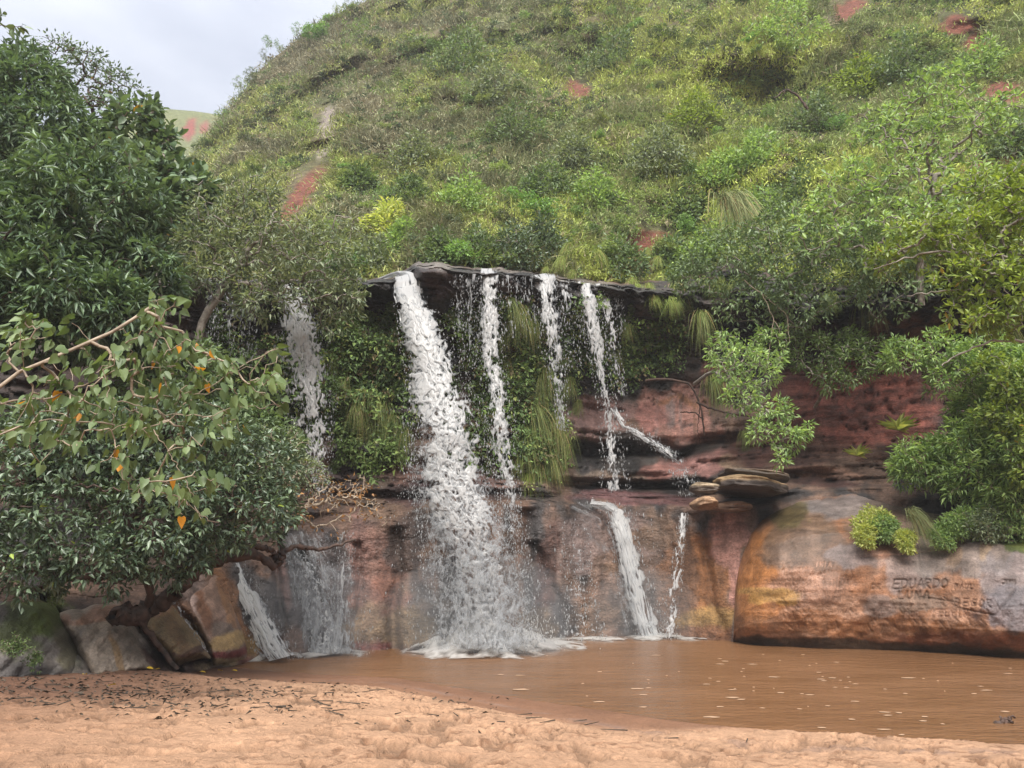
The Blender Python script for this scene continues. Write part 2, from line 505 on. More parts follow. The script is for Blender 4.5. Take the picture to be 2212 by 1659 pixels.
def cliff_d(x, y):
    x, y = np.atleast_1d(np.asarray(x, float)), np.atleast_1d(np.asarray(y, float))
    r = np.zeros(len(x))
    ci = np.clip(np.round((x - cx[0]) / CSTEP).astype(int), 0, len(cx) - 1)
    for k in range(len(x)):
        r[k] = np.interp(y[k], GY[::-1, ci[k]], GD[::-1, ci[k]])
    return r

def paint(colr, X, Y, blobs, s=0):
    """lay patches of stone colour: (x, y, rx, ry, turn, colour, strength) with ragged edges"""
    nx = (fbm(n3(X * .03, Y * .03, 0 * X + s), 4, 51 + s) - .5)
    ny = (fbm(n3(X * .03, Y * .03, 0 * X + 9 + s), 4, 57 + s) - .5)
    for (bx, by, rx, ry, rot, c, k) in blobs:
        ca, sa = math.cos(math.radians(rot)), math.sin(math.radians(rot))
        dx, dy = X - bx + nx * min(rx, 60) * 1.3, Y - by + ny * min(ry, 60) * 1.3
        r = np.sqrt(((dx * ca + dy * sa) / rx) ** 2 + ((-dx * sa + dy * ca) / ry) ** 2)
        w = (sstep(1.15, 0.75, r) * k)[..., None]
        colr = colr * (1 - w) + np.array(c) * w
    return colr

ROCKGREY, DARK, ORANGE, PINK = (.155,.115,.10), (.038,.034,.034), (.34,.145,.055), (.40,.205,.165)
CLAY, PURPLE, OCHRE, MOSS, TANR = (.225,.072,.052), (.20,.125,.092), (.33,.205,.075), (.085,.115,.022), (.30,.19,.12)
BLACK = (.026,.023,.022)
cn = fbm(n3(X_ * 1.6, Y_ * 1.6, Z_ * .5), 5, 61)[..., None]
cn2 = fbm(n3(X_ * .7, Y_ * .7, Z_ * 2.5), 5, 67)[..., None]
colr = lerp(np.array(DARK) * 1.5, np.array(PURPLE), sstep(.38, .62, cn))
colr = lerp(colr, np.array(TANR) * .8, sstep(.55, .75, cn2) * .5)
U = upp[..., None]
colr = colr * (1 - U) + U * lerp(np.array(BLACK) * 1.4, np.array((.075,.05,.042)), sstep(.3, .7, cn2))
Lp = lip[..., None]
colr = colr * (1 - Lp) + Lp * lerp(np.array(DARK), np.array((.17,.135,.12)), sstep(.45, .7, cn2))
colr = paint(colr, GX, GY, [
 (1480,1240,60,130,0,(.25,.12,.06),.7),(1540,1260,50,120,0,ORANGE,.75),(1530,1330,70,26,-8,OCHRE,.8),(1530,1370,70,22,0,(.22,.10,.05),.8),
 (1570,1160,45,70,0,PINK,.9),(1590,1230,14,70,0,PINK,.9),(1590,1330,10,60,8,(.15,.14,.14),.7),
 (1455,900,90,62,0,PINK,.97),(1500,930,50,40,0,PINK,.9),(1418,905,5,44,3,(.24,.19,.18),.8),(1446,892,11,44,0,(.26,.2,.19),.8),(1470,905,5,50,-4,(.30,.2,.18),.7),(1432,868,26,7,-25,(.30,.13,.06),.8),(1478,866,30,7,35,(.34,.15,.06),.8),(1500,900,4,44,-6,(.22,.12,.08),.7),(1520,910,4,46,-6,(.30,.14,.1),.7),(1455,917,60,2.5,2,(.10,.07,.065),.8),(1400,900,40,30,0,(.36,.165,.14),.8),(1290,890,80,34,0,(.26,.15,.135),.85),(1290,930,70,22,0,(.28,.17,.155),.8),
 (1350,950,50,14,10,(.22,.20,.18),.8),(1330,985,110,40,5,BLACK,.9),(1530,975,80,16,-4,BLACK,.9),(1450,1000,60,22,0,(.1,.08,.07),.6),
 (1520,1005,90,26,-8,(.40,.205,.18),.9),(1420,1022,50,18,0,(.38,.18,.15),.8),(1580,1000,30,20,0,(.42,.31,.2),.8),(1290,1035,110,16,0,(.24,.18,.14),.8),
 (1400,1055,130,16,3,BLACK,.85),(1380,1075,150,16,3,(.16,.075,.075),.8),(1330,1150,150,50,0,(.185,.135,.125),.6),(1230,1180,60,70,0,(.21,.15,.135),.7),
 (1180,1230,24,120,10,(.07,.03,.022),.8),(1300,1330,70,40,0,(.19,.125,.085),.6),(1360,1340,26,36,0,(.06,.055,.055),.7),(1420,1150,60,40,0,(.21,.13,.08),.6),
 (1160,1350,40,40,0,(.15,.1,.055),.6),(800,1240,46,130,0,(.26,.14,.11),.8),(770,1190,24,90,0,(.27,.15,.125),.6),(840,1290,40,100,0,(.19,.09,.065),.8),(880,1360,70,50,0,(.18,.12,.06),.8),
 (790,1350,50,46,0,(.25,.17,.10),.75),(800,1395,40,10,0,(.2,.06,.055),.8),(880,1180,50,80,0,(.06,.045,.042),.75),(700,1260,60,110,0,(.12,.10,.10),.7),(640,1250,50,130,0,(.085,.082,.085),.85),
 (560,1300,40,110,-20,(.10,.098,.10),.85),(610,1250,16,60,-15,(.22,.12,.10),.6),(490,1290,26,110,-20,(.40,.20,.10),.9),(450,1280,22,90,-10,(.26,.145,.09),.85),(420,1300,30,70,0,(.32,.23,.2),.8),
 (480,1370,40,34,0,OCHRE,.75),(520,1400,34,34,10,OCHRE,.8),(465,1408,46,12,-6,(.17,.035,.035),.85),(470,1433,50,12,-8,(.36,.26,.14),.85),(525,1425,26,12,10,(.25,.09,.075),.6),
 (395,1370,46,60,-30,(.36,.26,.13),.9),(420,1415,50,12,-8,(.10,.045,.04),.9),(385,1320,50,26,20,(.34,.19,.13),.8),(250,1350,90,40,-10,(.34,.21,.15),.85),(270,1420,90,50,-20,(.36,.30,.25),.9),(215,1420,24,50,-20,(.32,.23,.12),.85),
 (150,1430,60,60,0,(.19,.165,.15),.85),(60,1400,120,90,0,(.085,.085,.06),.8),(100,1320,60,44,-20,MOSS,.8),(50,1370,40,40,0,MOSS,.5),(300,1400,8,40,-25,(.10,.06,.03),.6),(340,1425,16,24,-30,(.06,.03,.025),.8),
 (1860,870,190,110,-4,CLAY,.97),(1720,900,80,80,0,(.13,.045,.032),.8),(1950,730,110,45,-8,(.20,.085,.055),.9),(1800,740,110,40,0,(.07,.032,.026),.8),(2080,800,120,90,0,(.09,.04,.03),.8),
 (1700,980,150,40,-4,(.13,.06,.042),.7),(1640,960,60,60,0,(.12,.055,.045),.7),(1780,1022,110,12,4,(.3,.17,.12),.8),(1780,1042,90,10,4,(.07,.03,.025),.8),(1560,820,50,40,0,(.18,.075,.05),.7),
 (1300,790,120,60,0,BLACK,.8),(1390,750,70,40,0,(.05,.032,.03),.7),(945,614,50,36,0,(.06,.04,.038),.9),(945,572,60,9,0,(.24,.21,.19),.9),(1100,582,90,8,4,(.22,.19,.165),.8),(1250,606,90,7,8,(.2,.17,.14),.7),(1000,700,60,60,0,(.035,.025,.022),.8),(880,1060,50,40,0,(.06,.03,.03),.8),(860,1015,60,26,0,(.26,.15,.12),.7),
 (1080,1040,60,40,0,(.23,.135,.12),.7),(1130,1070,100,14,0,BLACK,.6),(700,1040,90,40,0,(.08,.05,.045),.7),(1350,600,60,14,0,(.28,.16,.13),.8),(820,640,40,40,0,BLACK,.8)])
streak = fbm(n3(GX * .05, GY * .004, 0 * GX), 4, 71)[..., None]
colr = colr * (1 - .6 * crack[..., None]) * lerp(.82, 1.14, sstep(.3, .7, streak)) * lerp(.8, 1.15, fbm(n3(X_ * 3, Y_ * 3, Z_ * 3), 5, 73)[..., None])
lines = fbm(n3(GX * .008, GY * .24, 0 * GX), 4, 77, .6)[..., None]
clayw = (np.exp(-(((GX - 1860) / 240) ** 2 + ((GY - 870) / 130) ** 2)))[..., None]
colr = colr * (1 - clayw * (1 - lerp(.5, 1.35, sstep(.35, .65, lines))))
GD = GD + clayw[..., 0] * (lines[..., 0] - .5) * .45
wet = np.clip(.75 - sstep(1560, 1700, GX) * .6 + 0 * GY, 0, 1) * sstep(.25, .6, fbm(n3(X_ * .8, Y_ * .8, Z_ * .8), 3, 81) + .1)
pc = P(GX, GY, GD)
# back edge: the sheet carries on behind the lip so nothing is paper-thin
back = pc[-1].copy(); back[:, 1] += 9; back[:, 2] -= 1.5
V = np.concatenate([pc.reshape(-1, 3), back])
nr, nc = GY.shape
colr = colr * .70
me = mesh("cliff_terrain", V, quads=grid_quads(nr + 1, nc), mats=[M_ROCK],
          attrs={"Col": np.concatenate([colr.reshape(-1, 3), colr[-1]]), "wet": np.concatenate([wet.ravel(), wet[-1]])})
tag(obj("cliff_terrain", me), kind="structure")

# hill
hxs = np.arange(-700, 2901, 12.0)
SKY = [(-700,650),(-300,620),(0,590),(200,560),(300,500),(380,400),(430,330),(470,272),(490,243),(520,208),(545,170),(580,134),(620,103),(660,73),(700,48),(740,24),(780,8),(830,-18),(900,-50),(1000,-95),(1500,-170),(2212,-210),(2900,-240)]
htop = np.interp(hxs, *zip(*SKY))
hbot = np.interp(hxs, cx, st_y[11]) + 14
hd0 = np.interp(hxs, cx, st_d[11]) - .3
hd1 = np.interp(hxs, [-700, 0, 300, 470, 600, 800, 1200, 1700, 2212, 2900], [20, 24, 34, 52, 58, 58, 54, 46, 38, 30])
ht = np.linspace(0, 1, 170)[:, None]
HY = lerp(hbot, htop, ht)
HD = hd0 + (hd1 - hd0) * (0.25 * ht + 0.75 * ht ** 1.7)
HX = np.broadcast_to(hxs, HY.shape)
hp = P(HX, HY, HD)
rel = fbm(hp * np.array([.16, .16, .10]), 5, 91) - .5
gul = fbm(n3((HX + HY * 0.55) * .006, HY * .0012, 0 * HX), 4, 95) - .5
HD = HD * (1 + rel * .24 + gul * .20 * sstep(0, .2, ht))
REDS = [(652,422,84,27,-56),(1250,190,26,16,20),(1400,512,46,16,-10),(1385,545,30,50,0),(1830,20,40,20,-30),(2070,55,46,22,0),(2140,357,66,18,-14),(2170,200,40,26,0),(2115,100,26,30,0),(700,290,20,60,10)]
def in_red(x, y, g=1.0):
    r = np.full(np.shape(x), 9.0)
    for (bx, by, rx, ry, rot) in REDS:
        ca, sa = math.cos(math.radians(rot)), math.sin(math.radians(rot))
        dx, dy = x - bx, y - by
        r = np.minimum(r, ((dx * ca + dy * sa) / rx / g) ** 2 + ((-dx * sa + dy * ca) / ry / g) ** 2)
    return r < 1
def hill_d(x, y):
    x, y = np.asarray(x, float), np.asarray(y, float)
    ci = np.clip((x - hxs[0]) / 12, 0, len(hxs) - 1.001)
    i = ci.astype(int); f = ci - i
    b, t_ = lerp(hbot[i], hbot[i + 1], f), lerp(htop[i], htop[i + 1], f)
    tt = np.clip((y - b) / (t_ - b), 0, 1) * (HY.shape[0] - 1.001)
    j = tt.astype(int); g = tt - j
    return lerp(lerp(HD[j, i], HD[j + 1, i], g), lerp(HD[j, i + 1], HD[j + 1, i + 1], g), f)
hp = P(HX, HY, HD)
hn = fbm(hp * .35, 5, 101)[..., None]
hcol = lerp(np.array((.055,.06,.022)), np.array((.10,.085,.045)), sstep(.35, .65, hn))
hcol = paint(hcol, HX, HY, [(a, b, c, d, e, (.125,.042,.028), .95) for (a, b, c, d, e) in REDS[:-1]] + [(705,290,14,50,8,(.2,.17,.15),.9)])
top2 = hp[-1].copy(); top2[:, 1] += 12; top2[:, 2] -= 2
top3 = hp[-1].copy(); top3[:, 1] += 60; top3[:, 2] -= 45
V = np.concatenate([hp.reshape(-1, 3), top2, top3])
ca_ = np.concatenate([hcol.reshape(-1, 3), hcol[-1], hcol[-1]])
me = mesh("hill", V, quads=grid_quads(HY.shape[0] + 2, HY.shape[1]), mats=[M_HILL], attrs={"Col": ca_, "wet": np.zeros(len(ca_))})
tag(obj("hill", me), kind="structure")

# far ridge seen in the gap, with its red landslip
fx = np.linspace(-200, 1100, 140)
fy = np.interp(fx, [-200, 150, 330, 370, 420, 480, 560, 800, 1100], [330, 270, 238, 236, 240, 249, 262, 300, 380])
ft = np.linspace(0, 1, 40)[:, None]
FY = lerp(480.0, fy, ft); FD = lerp(110.0, 165.0, ft) + 0 * fx
FXX = np.broadcast_to(fx, FY.shape)
fp = P(FXX, FY, FD)
FD = FD + (fbm(fp * .05, 4, 5) - .5) * 14
fp = P(FXX, FY, FD)
fc = lerp(np.array((.13,.135,.055)), np.array((.085,.105,.04)), fbm(fp * .12, 4, 3)[..., None])
fc = paint(fc, FXX, FY, [(410,278,17,30,25,(.17,.042,.033),.95),(445,276,11,18,20,(.17,.046,.035),.9)])
bk = fp[-1].copy(); bk[:, 1] += 60; bk[:, 2] -= 20
me = mesh("far_hill", np.concatenate([fp.reshape(-1, 3), bk]), quads=grid_quads(41, 140), mats=[M_HILL],
          attrs={"Col": np.concatenate([fc.reshape(-1, 3), fc[-1]]), "wet": np.zeros(41 * 140)})
tag(obj("far_hill", me), kind="structure")

# sand: one sheet, high and trodden near the viewer, dipping under the pool
SHORE = on_z(np.array([440, 500, 600, 720, 850, 1000, 1200, 1400, 1600, 1900, 2212]), np.array([1438, 1443, 1452, 1459, 1466, 1490, 1522, 1550, 1575, 1597, 1612]))
shx = np.concatenate([[-60, -9, -7], SHORE[:, 0], [7, 60]])
shy = np.concatenate([[16, 13.6, 13.6], SHORE[:, 1], [6.6, 5]])
o_ = np.argsort(shx); shx, shy = shx[o_], shy[o_]
def sand_h(X, Y):
    s = (np.interp(X, shx, shy) - Y) + (fbm(n3(X * .5, Y * .5, 0 * X), 3, 7) - .5) * .35 + (fbm(n3(X * 3, Y * 3, 0 * X), 2, 8) - .5) * .1
    h = np.where(s > 0, .05 * s + .10 * sstep(1.3, 2.6, s) + .05 * sstep(0, .3, s) * sstep(.2, 2.6, X) * sstep(2.0, .5, s), .16 * s)
    left = sstep(-3.0, -6.5, X) * sstep(3, 9, Y) * sstep(15, 11, Y)
    return np.maximum(h, -.7) + .05 * left, s
xs = np.unique(np.concatenate([np.linspace(-250, -9, 24), np.arange(-9, 7.01, .03), np.linspace(7, 250, 24)]))
ys = np.unique(np.concatenate([np.linspace(-120, 4.2, 16), np.arange(4.2, 10.5, .024), np.arange(10.5, 15, .06), np.linspace(15, 300, 24)]))
SX, SY = np.meshgrid(xs, ys)
SH, SS = sand_h(SX, SY)
rgt = sstep(.2, 2.6, SX)
near = sstep(lerp(1.0, .0, rgt), lerp(2.2, .35, rgt), SS + (fbm(n3(SX * .6, SY * .9, 0 * SX), 3, 17) - .5) * lerp(1.2, .3, rgt))
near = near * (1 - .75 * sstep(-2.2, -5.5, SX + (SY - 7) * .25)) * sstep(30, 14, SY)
tr = fbm(n3(SX * 3.1, SY * 3.1, 0 * SX), 4, 111)
pn = fbm(n3(SX * 4.6 + tr * 1.5, SY * 4.0, 0 * SX), 4, 121, .6)
pits = -sstep(.465, .425, pn) * .06 + sstep(.465, .49, pn) * sstep(.56, .50, pn) * .018
lump = (fbm(n3(SX * 10, SY * 10, 0 * SX), 3, 131, .6) - .5) * .045
SH = SH + near * (pits * .8 + lump * .65 + (tr - .5) * .03) + (fbm(n3(SX * 2, SY * 2, 0 * SX), 3, 141) - .5) * .02
dry = near[..., None]
wetband = sstep(lerp(1.4, .22, rgt), lerp(.2, .02, rgt), SS)[..., None]
sc_ = lerp(np.array((.225,.118,.070)), np.array((.405,.245,.152)), dry)
sc_ = lerp(sc_, np.array((.195,.10,.058)), wetband * .75)
lf = (sstep(-1.8, -5.0, SX) * sstep(6.5, 8.5, SY))[..., None]  # left rear sand: damp tone with the tree's shade painted into the colour
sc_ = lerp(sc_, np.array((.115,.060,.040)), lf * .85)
sc_ = sc_ * lerp(.9, 1.08, fbm(n3(SX * 1.2, SY * 3, 0 * SX), 4, 151))[..., None] * (1 + np.clip(pits, -.07, 0) * 6.5 * near)[..., None]
speck = sstep(.56, .66, fbm(n3(SX * 9, SY * 13, 0 * SX), 4, 161, .65)) * sstep(.40, .60, fbm(n3(SX * .9, SY * 1.4, 0 * SX), 3, 163)) * near  # damp brown specks, also painting in the small shadows of sand crumbs
sc_ = lerp(sc_, np.array((.165, .085, .048)), .75 * speck[..., None])
SH = SH - speck * .012
band = np.exp(-((SS - 1.0 - .25 * np.sin(SX * .9)) / .13) ** 2)[..., None] * sstep(-4, -1.5, SX)[..., None]
sc_ = lerp(sc_, np.array((.22,.15,.12)), band * .55 * sstep(.4, .6, fbm(n3(SX * 6, SY * 9, 0 * SX), 3, 5))[..., None])
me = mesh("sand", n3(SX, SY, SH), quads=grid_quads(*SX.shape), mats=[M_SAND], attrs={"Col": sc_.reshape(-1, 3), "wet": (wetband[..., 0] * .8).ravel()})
tag(obj("sand", me), kind="structure")

wxs, wys = np.linspace(-40, 40, 30), np.linspace(4, 30, 20)
WX, WY = np.meshgrid(wxs, wys)
me = mesh("water", n3(WX, WY, 0 * WX), quads=grid_quads(*WX.shape), mats=[M_WATER])
tag(obj("water", me), kind="structure")

# ------------------------------------------------------------------ the big carved boulder on the right
BX0, BX1 = 1583.0, 2900.0
def b_bot(x): return np.interp(x, [1583, 1600, 1700, 1900, 2212, 2900], [1392, 1395, 1401, 1410, 1426, 1460])
def b_top(x): return np.interp(x, [1583, 1588, 1594, 1604, 1622, 1645, 1680, 1720, 1780, 1850, 1950, 2050, 2212, 2900], [1385, 1240, 1200, 1165, 1130, 1108, 1084, 1066, 1053, 1050, 1062, 1075, 1085, 1090])
def b_d(x, y):
    x, y = np.asarray(x, float), np.asarray(y, float)
    yb, yt = b_bot(x), b_top(x)
    t = np.clip((yb - y) / np.maximum(yb - yt, 1), -.2, 1)
    base = np.interp(x, [1583, 1700, 1900, 2212, 2900], [16.2, 15.9, 15.3, 14.0, 11.6])
    prof = np.interp(t, [-.2, 0, .08, .18, .32, .5, .62, .72, .82, .9, .96, 1], [.7, .5, .22, .02, -.08, .02, .22, .5, 1.0, 1.7, 2.4, 3.1])
    edge = np.clip((x - 1583) / 110, 0, 1)
    wob = (fbm(n3(x * .006, y * .006, 0 * x), 3, 161) - .5) * .7 + (fbm(n3(x * .004, y * .03, 0 * x), 4, 165) - .5) * .10 * sstep(1150, 1250, y)
    chip = (fbm(n3(x * .045, y * .045, 0 * x), 3, 171) - .5) * .10 * sstep(1275, 1310, y) * sstep(1400, 1380, y) * sstep(1640, 1760, x)
    return base + prof + 1.4 * (1 - np.sqrt(np.maximum(1 - (1 - edge) ** 2, 0))) + wob * sstep(0, .3, edge) + chip
G = {'E':[[(1,0),(0,0),(0,1),(1,1)],[(0,.5),(.7,.5)]],'D':[[(0,0),(0,1),(.7,.85),(.9,.5),(.7,.1),(0,0)]],'U':[[(0,0),(0,.8),(.4,1),(.8,.8),(.8,0)]],
 'A':[[(0,1),(.5,0),(1,1)],[(.2,.6),(.8,.6)]],'R':[[(0,1),(0,0),(.7,.1),(.7,.4),(0,.5),(.8,1)]],'O':[[(.5,0),(.9,.3),(.85,.75),(.5,1),(.1,.75),(.1,.3),(.5,0)]],
 'L':[[(0,0),(0,1),(.8,1)]],'N':[[(0,1),(0,0),(.8,1),(.8,0)]],'M':[[(0,1),(.1,0),(.5,.6),(.9,0),(1,1)]],'I':[[(.3,0),(.3,1)]],'K':[[(0,0),(0,1)],[(.8,0),(0,.5),(.8,1)]],
 'B':[[(0,0),(0,1),(.7,.9),(.7,.6),(0,.5),(.6,.4),(.6,.1),(0,0)]],'G':[[(.9,.15),(.4,0),(.05,.4),(.2,.9),(.8,.9),(.8,.55),(.5,.55)]],'C':[[(.9,.15),(.4,0),(.05,.5),(.4,1),(.9,.85)]],
 'S':[[(.9,.1),(.3,0),(.1,.3),(.8,.65),(.6,1),(0,.9)]],'T':[[(0,0),(.9,0)],[(.45,0),(.45,1)]],'P':[[(0,1),(0,0),(.7,.1),(.7,.45),(0,.55)]],'V':[[(0,0),(.45,1),(.9,0)]],'J':[[(.2,0),(.9,0),(.8,.9),(.3,1),(.1,.8)]],'Y':[[(0,0),(.4,.5),(.8,0)],[(.4,.5),(.4,1)]]}
def strokes(word, x, y, h, adv, slant=0.12, rise=0.0):
    res = []
    for k, ch in enumerate(word):
        if ch == ' ':
            continue
        for pl in G[ch]:
            q = [(x + k * adv + a * h * .72 + (1 - b) * h * slant, y + b * h + rise * k) for a, b in pl]
            res += list(zip(q[:-1], q[1:]))
    return res
CARVE_BIG = strokes("EDUARDO", 1929, 1252, 20, 17, .15, -.3) + strokes("LUNA", 1940, 1277, 17, 18, .12, -.1)
CARVE_MED = strokes("BEGOR", 2062, 1293, 16, 17, .1, .6) + strokes("PAUL", 2062, 1262, 10, 11) + strokes("JIMM", 2165, 1253, 9, 7, .1) + strokes("DR", 1883, 1262, 11, 11)
CARVE_LIGHT = strokes("MEEGINI", 2012, 1317, 15, 13.5, .12, -.1) + strokes("MIKE", 1745, 1240, 12, 9) + strokes("INIA", 1762, 1214, 10, 9) + strokes("ROR", 1955, 1322, 12, 11)
rs = np.random.default_rng(5)
CARVE_MINOR = []
for _ in range(70):
    x_, y_ = rs.uniform(1690, 2190), rs.uniform(1290, 1350)
    a_ = rs.uniform(.6, 1.9); l_ = rs.uniform(8, 22)
    CARVE_MINOR.append(((x_, y_), (x_ + math.cos(a_) * l_, y_ + math.sin(a_) * l_)))
for _ in range(60):
    x_, y_ = rs.uniform(1690, 1850), rs.uniform(1215, 1290)
    a_ = rs.uniform(1.2, 1.9); l_ = rs.uniform(8, 20)
    CARVE_MINOR.append(((x_, y_), (x_ + math.cos(a_) * l_, y_ + math.sin(a_) * l_)))
RIFTS = [((2066,1311),(2100,1320)),((2100,1320),(2150,1329)),((2150,1329),(2172,1300)),((2172,1300),(2192,1275)),((1965,1197),(2025,1191)),((1985,1180),(1987,1230)),((1990,1290),(2060,1300)),((1860,1205),(1960,1199))]
def seg_dist(X, Y, segs):
    r = np.full(X.shape, 1e9)
    for (a, b) in segs:
        ax, ay, bx, by = *a, *b
        m = (X > min(ax, bx) - 12) & (X < max(ax, bx) + 12) & (Y > min(ay, by) - 12) & (Y < max(ay, by) + 12)
        if not m.any():
            continue
        vx, vy = bx - ax, by - ay
        q = np.clip(((X[m] - ax) * vx + (Y[m] - ay) * vy) / (vx * vx + vy * vy + 1e-9), 0, 1)
        r[m] = np.minimum(r[m], np.hypot(X[m] - ax - q * vx, Y[m] - ay - q * vy))
    return r
bxs = np.unique(np.concatenate([np.arange(BX0, 1620, 1.5), np.arange(1620, 2230, 2.0), np.arange(2230, BX1, 12)]))
bt = np.concatenate([np.linspace(-.2, 0, 6)[:-1], np.linspace(0, 1, 190)])[:, None]
BYY = lerp(b_bot(bxs), b_top(bxs), bt)
BXX = np.broadcast_to(bxs, BYY.shape)
BD = b_d(BXX, BYY)
q1, q2, q3, q4 = (seg_dist(BXX, BYY, c) for c in (CARVE_BIG, CARVE_MED, CARVE_LIGHT, CARVE_MINOR))
q5 = seg_dist(BXX, BYY, RIFTS)
BD = BD + .042 * np.exp(-(q1 / 1.7) ** 2) + .035 * np.exp(-(q2 / 1.6) ** 2) + .02 * np.exp(-(q3 / 1.5) ** 2) + .02 * np.exp(-(q4 / 1.5) ** 2) + .03 * np.exp(-(q5 / 2.0) ** 2)
bp = P(BXX, BYY, BD)
bn = fbm(n3(BXX * .012, BYY * .03, 0 * BXX), 5, 181)[..., None]
bcol = lerp(np.array((.27,.125,.062)), np.array((.34,.185,.115)), sstep(.35, .65, bn))
bcol = paint(bcol, BXX, BYY, [
 (1640,1240,60,110,0,(.36,.15,.05),.85),(1720,1150,90,70,-30,(.16,.105,.07),.85),(1760,1190,110,50,0,(.15,.10,.075),.75),(1850,1090,140,26,-3,(.17,.15,.145),.9),(1700,1115,50,30,-20,(.1,.085,.03),.7),(1690,1080,80,14,-20,(.38,.22,.14),.85),
 (1950,1130,120,50,0,(.13,.10,.075),.8),(2000,1090,140,20,0,(.12,.09,.07),.7),(1850,1200,60,30,0,(.25,.2,.19),.8),(1960,1230,60,50,0,(.30,.235,.215),.8),(2080,1200,120,50,-8,(.27,.225,.20),.85),(2180,1250,80,60,0,(.235,.20,.195),.85),(1900,1190,40,20,0,(.38,.2,.13),.7),
 (2130,1170,14,50,5,(.38,.26,.15),.6),(2060,1190,18,50,0,(.37,.24,.15),.6),(2180,1320,60,50,-30,(.17,.15,.16),.85),(1990,1300,60,22,-6,(.20,.14,.105),.8),(1900,1310,40,26,0,(.17,.13,.115),.7),
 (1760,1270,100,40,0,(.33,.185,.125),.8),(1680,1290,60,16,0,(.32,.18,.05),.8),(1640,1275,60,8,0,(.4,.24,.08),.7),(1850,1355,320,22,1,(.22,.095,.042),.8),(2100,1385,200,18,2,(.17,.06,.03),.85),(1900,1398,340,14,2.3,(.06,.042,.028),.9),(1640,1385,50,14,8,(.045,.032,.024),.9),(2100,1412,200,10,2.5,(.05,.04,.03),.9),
 (2150,1160,90,18,6,(.06,.08,.015),.85),(2190,1180,40,16,10,(.08,.11,.018),.9),(2000,1150,60,10,0,(.06,.065,.02),.7),(1870,1160,20,16,0,(.05,.05,.03),.6)])
stri = fbm(n3((BXX + BYY * .35) * .02, BYY * .13, 0 * BXX), 4, 191)[..., None]
bcol = bcol * lerp(.88, 1.12, sstep(.3, .7, stri))
drip = fbm(n3(BXX * .06, BYY * .006, 0 * BXX), 4, 195)[..., None]
bcol = bcol * lerp(.86, 1.12, sstep(.3, .7, drip))
for q, w_, k_, c_ in ((q1, 1.3, .58, (.085,.065,.05)), (q2, 1.2, .4, (.10,.08,.065)), (q3, 1.4, .65, (.46,.27,.19)), (q4, 1.3, .28, (.11,.075,.055)), (q5, 1.5, .3, (.05,.04,.032))):
    a_ = (k_ * np.exp(-(q / w_) ** 2))[..., None]
    bcol = bcol * (1 - a_) + np.array(c_) * a_
bcol = bcol * .78
bwet = sstep(.4, .6, fbm(n3(BXX * .008, BYY * .01, 0 * BXX), 3, 197)) * .7
r1 = bp[-1].copy(); r1[:, 1] += 2.5; r1[:, 2] -= .1
r2 = r1.copy(); r2[:, 1] += 1.0; r2[:, 2] = -1.0
V = np.concatenate([bp.reshape(-1, 3), r1, r2])
cc = np.concatenate([bcol.reshape(-1, 3), bcol[-1], bcol[-1]])
me = mesh("boulder", V, quads=grid_quads(BYY.shape[0] + 2, BYY.shape[1]), mats=[M_BOULDER], attrs={"Col": cc, "wet": np.concatenate([bwet.ravel(), bwet[-1], bwet[-1]])})
tag(obj("boulder", me), "huge smooth orange and grey boulder carved with names at the pool edge", "boulder")

# ------------------------------------------------------------------ foliage kit
UP = np.array((0, 0, 1.0))
T_LEAF = (np.array([(0, 0, 0), (.5, .42, .12), (-.5, .42, .12), (0, 1, -.18)], float), np.array([(0, 1, 3), (0, 3, 2)]))
T_OVAL = (np.array([(0, 0, 0), (.42, .28, .10), (.42, .68, .04), (0, 1, -.12), (-.42, .68, .04), (-.42, .28, .10), (0, .5, -.02)], float),
          np.array([(0, 1, 6), (1, 2, 6), (2, 3, 6), (3, 4, 6), (4, 5, 6), (5, 0, 6)]))
T_HEART = (np.array([(0, 0, 0), (.28, -.12, .03), (.5, .08, .08), (.46, .36, .08), (.24, .72, .02), (0, 1.05, -.12), (-.24, .72, .02), (-.46, .36, .08), (-.5, .08, .08), (-.28, -.12, .03), (0, .4, -.03)], float),
           np.array([(i, (i + 1) % 10, 10) for i in range(10)]))

def leaves(tmpl, base, dr, nr, L, W):
    tv, tf = tmpl
    n, k = len(base), len(tv)
    dr = nrmz(dr)
    side = nrmz(np.cross(dr, nr))
    nr = np.cross(side, dr)
    L, W = np.broadcast_to(L, (n,)), np.broadcast_to(W, (n,))
    V = base[:, None] + side[:, None] * (tv[None, :, 0, None] * W[:, None, None]) + dr[:, None] * (tv[None, :, 1, None] * L[:, None, None]) + nr[:, None] * (tv[None, :, 2, None] * L[:, None, None])
    F = tf[None] + (np.arange(n) * k)[:, None, None]
    return V.reshape(-1, 3), F.reshape(-1, 3), k

def blades(base, up, bend, L, W, rg, segs=3, droop=1.0):
    """grass blades that arch along bend and fall; base, up, bend (n,3)"""
    n = len(base)
    s = np.linspace(0, 1, segs + 1)
    L, W = np.broadcast_to(L, (n,)), np.broadcast_to(W, (n,))
    side = nrmz(np.cross(up, bend) + rg.normal(0, .35, (n, 3)))
    c = base[:, None] + L[:, None, None] * (up[:, None] * s[None, :, None] + bend[:, None] * (s ** 1.7)[None, :, None] - UP * (droop * .55 * s ** 2.4)[None, :, None])
    wv = (1 - s ** 1.6) * .5 + .02
    a = c + side[:, None] * (W[:, None] * wv)[..., None]
    b = c - side[:, None] * (W[:, None] * wv)[..., None]
    V = np.stack([a, b], 2).reshape(n, -1, 3)
    k = 2 * (segs + 1)
    q = np.array([(2 * i, 2 * i + 1, 2 * i + 3, 2 * i + 2) for i in range(segs)])
    F = (q[None] + (np.arange(n) * k)[:, None, None]).reshape(-1, 4)
    return V.reshape(-1, 3), F, k

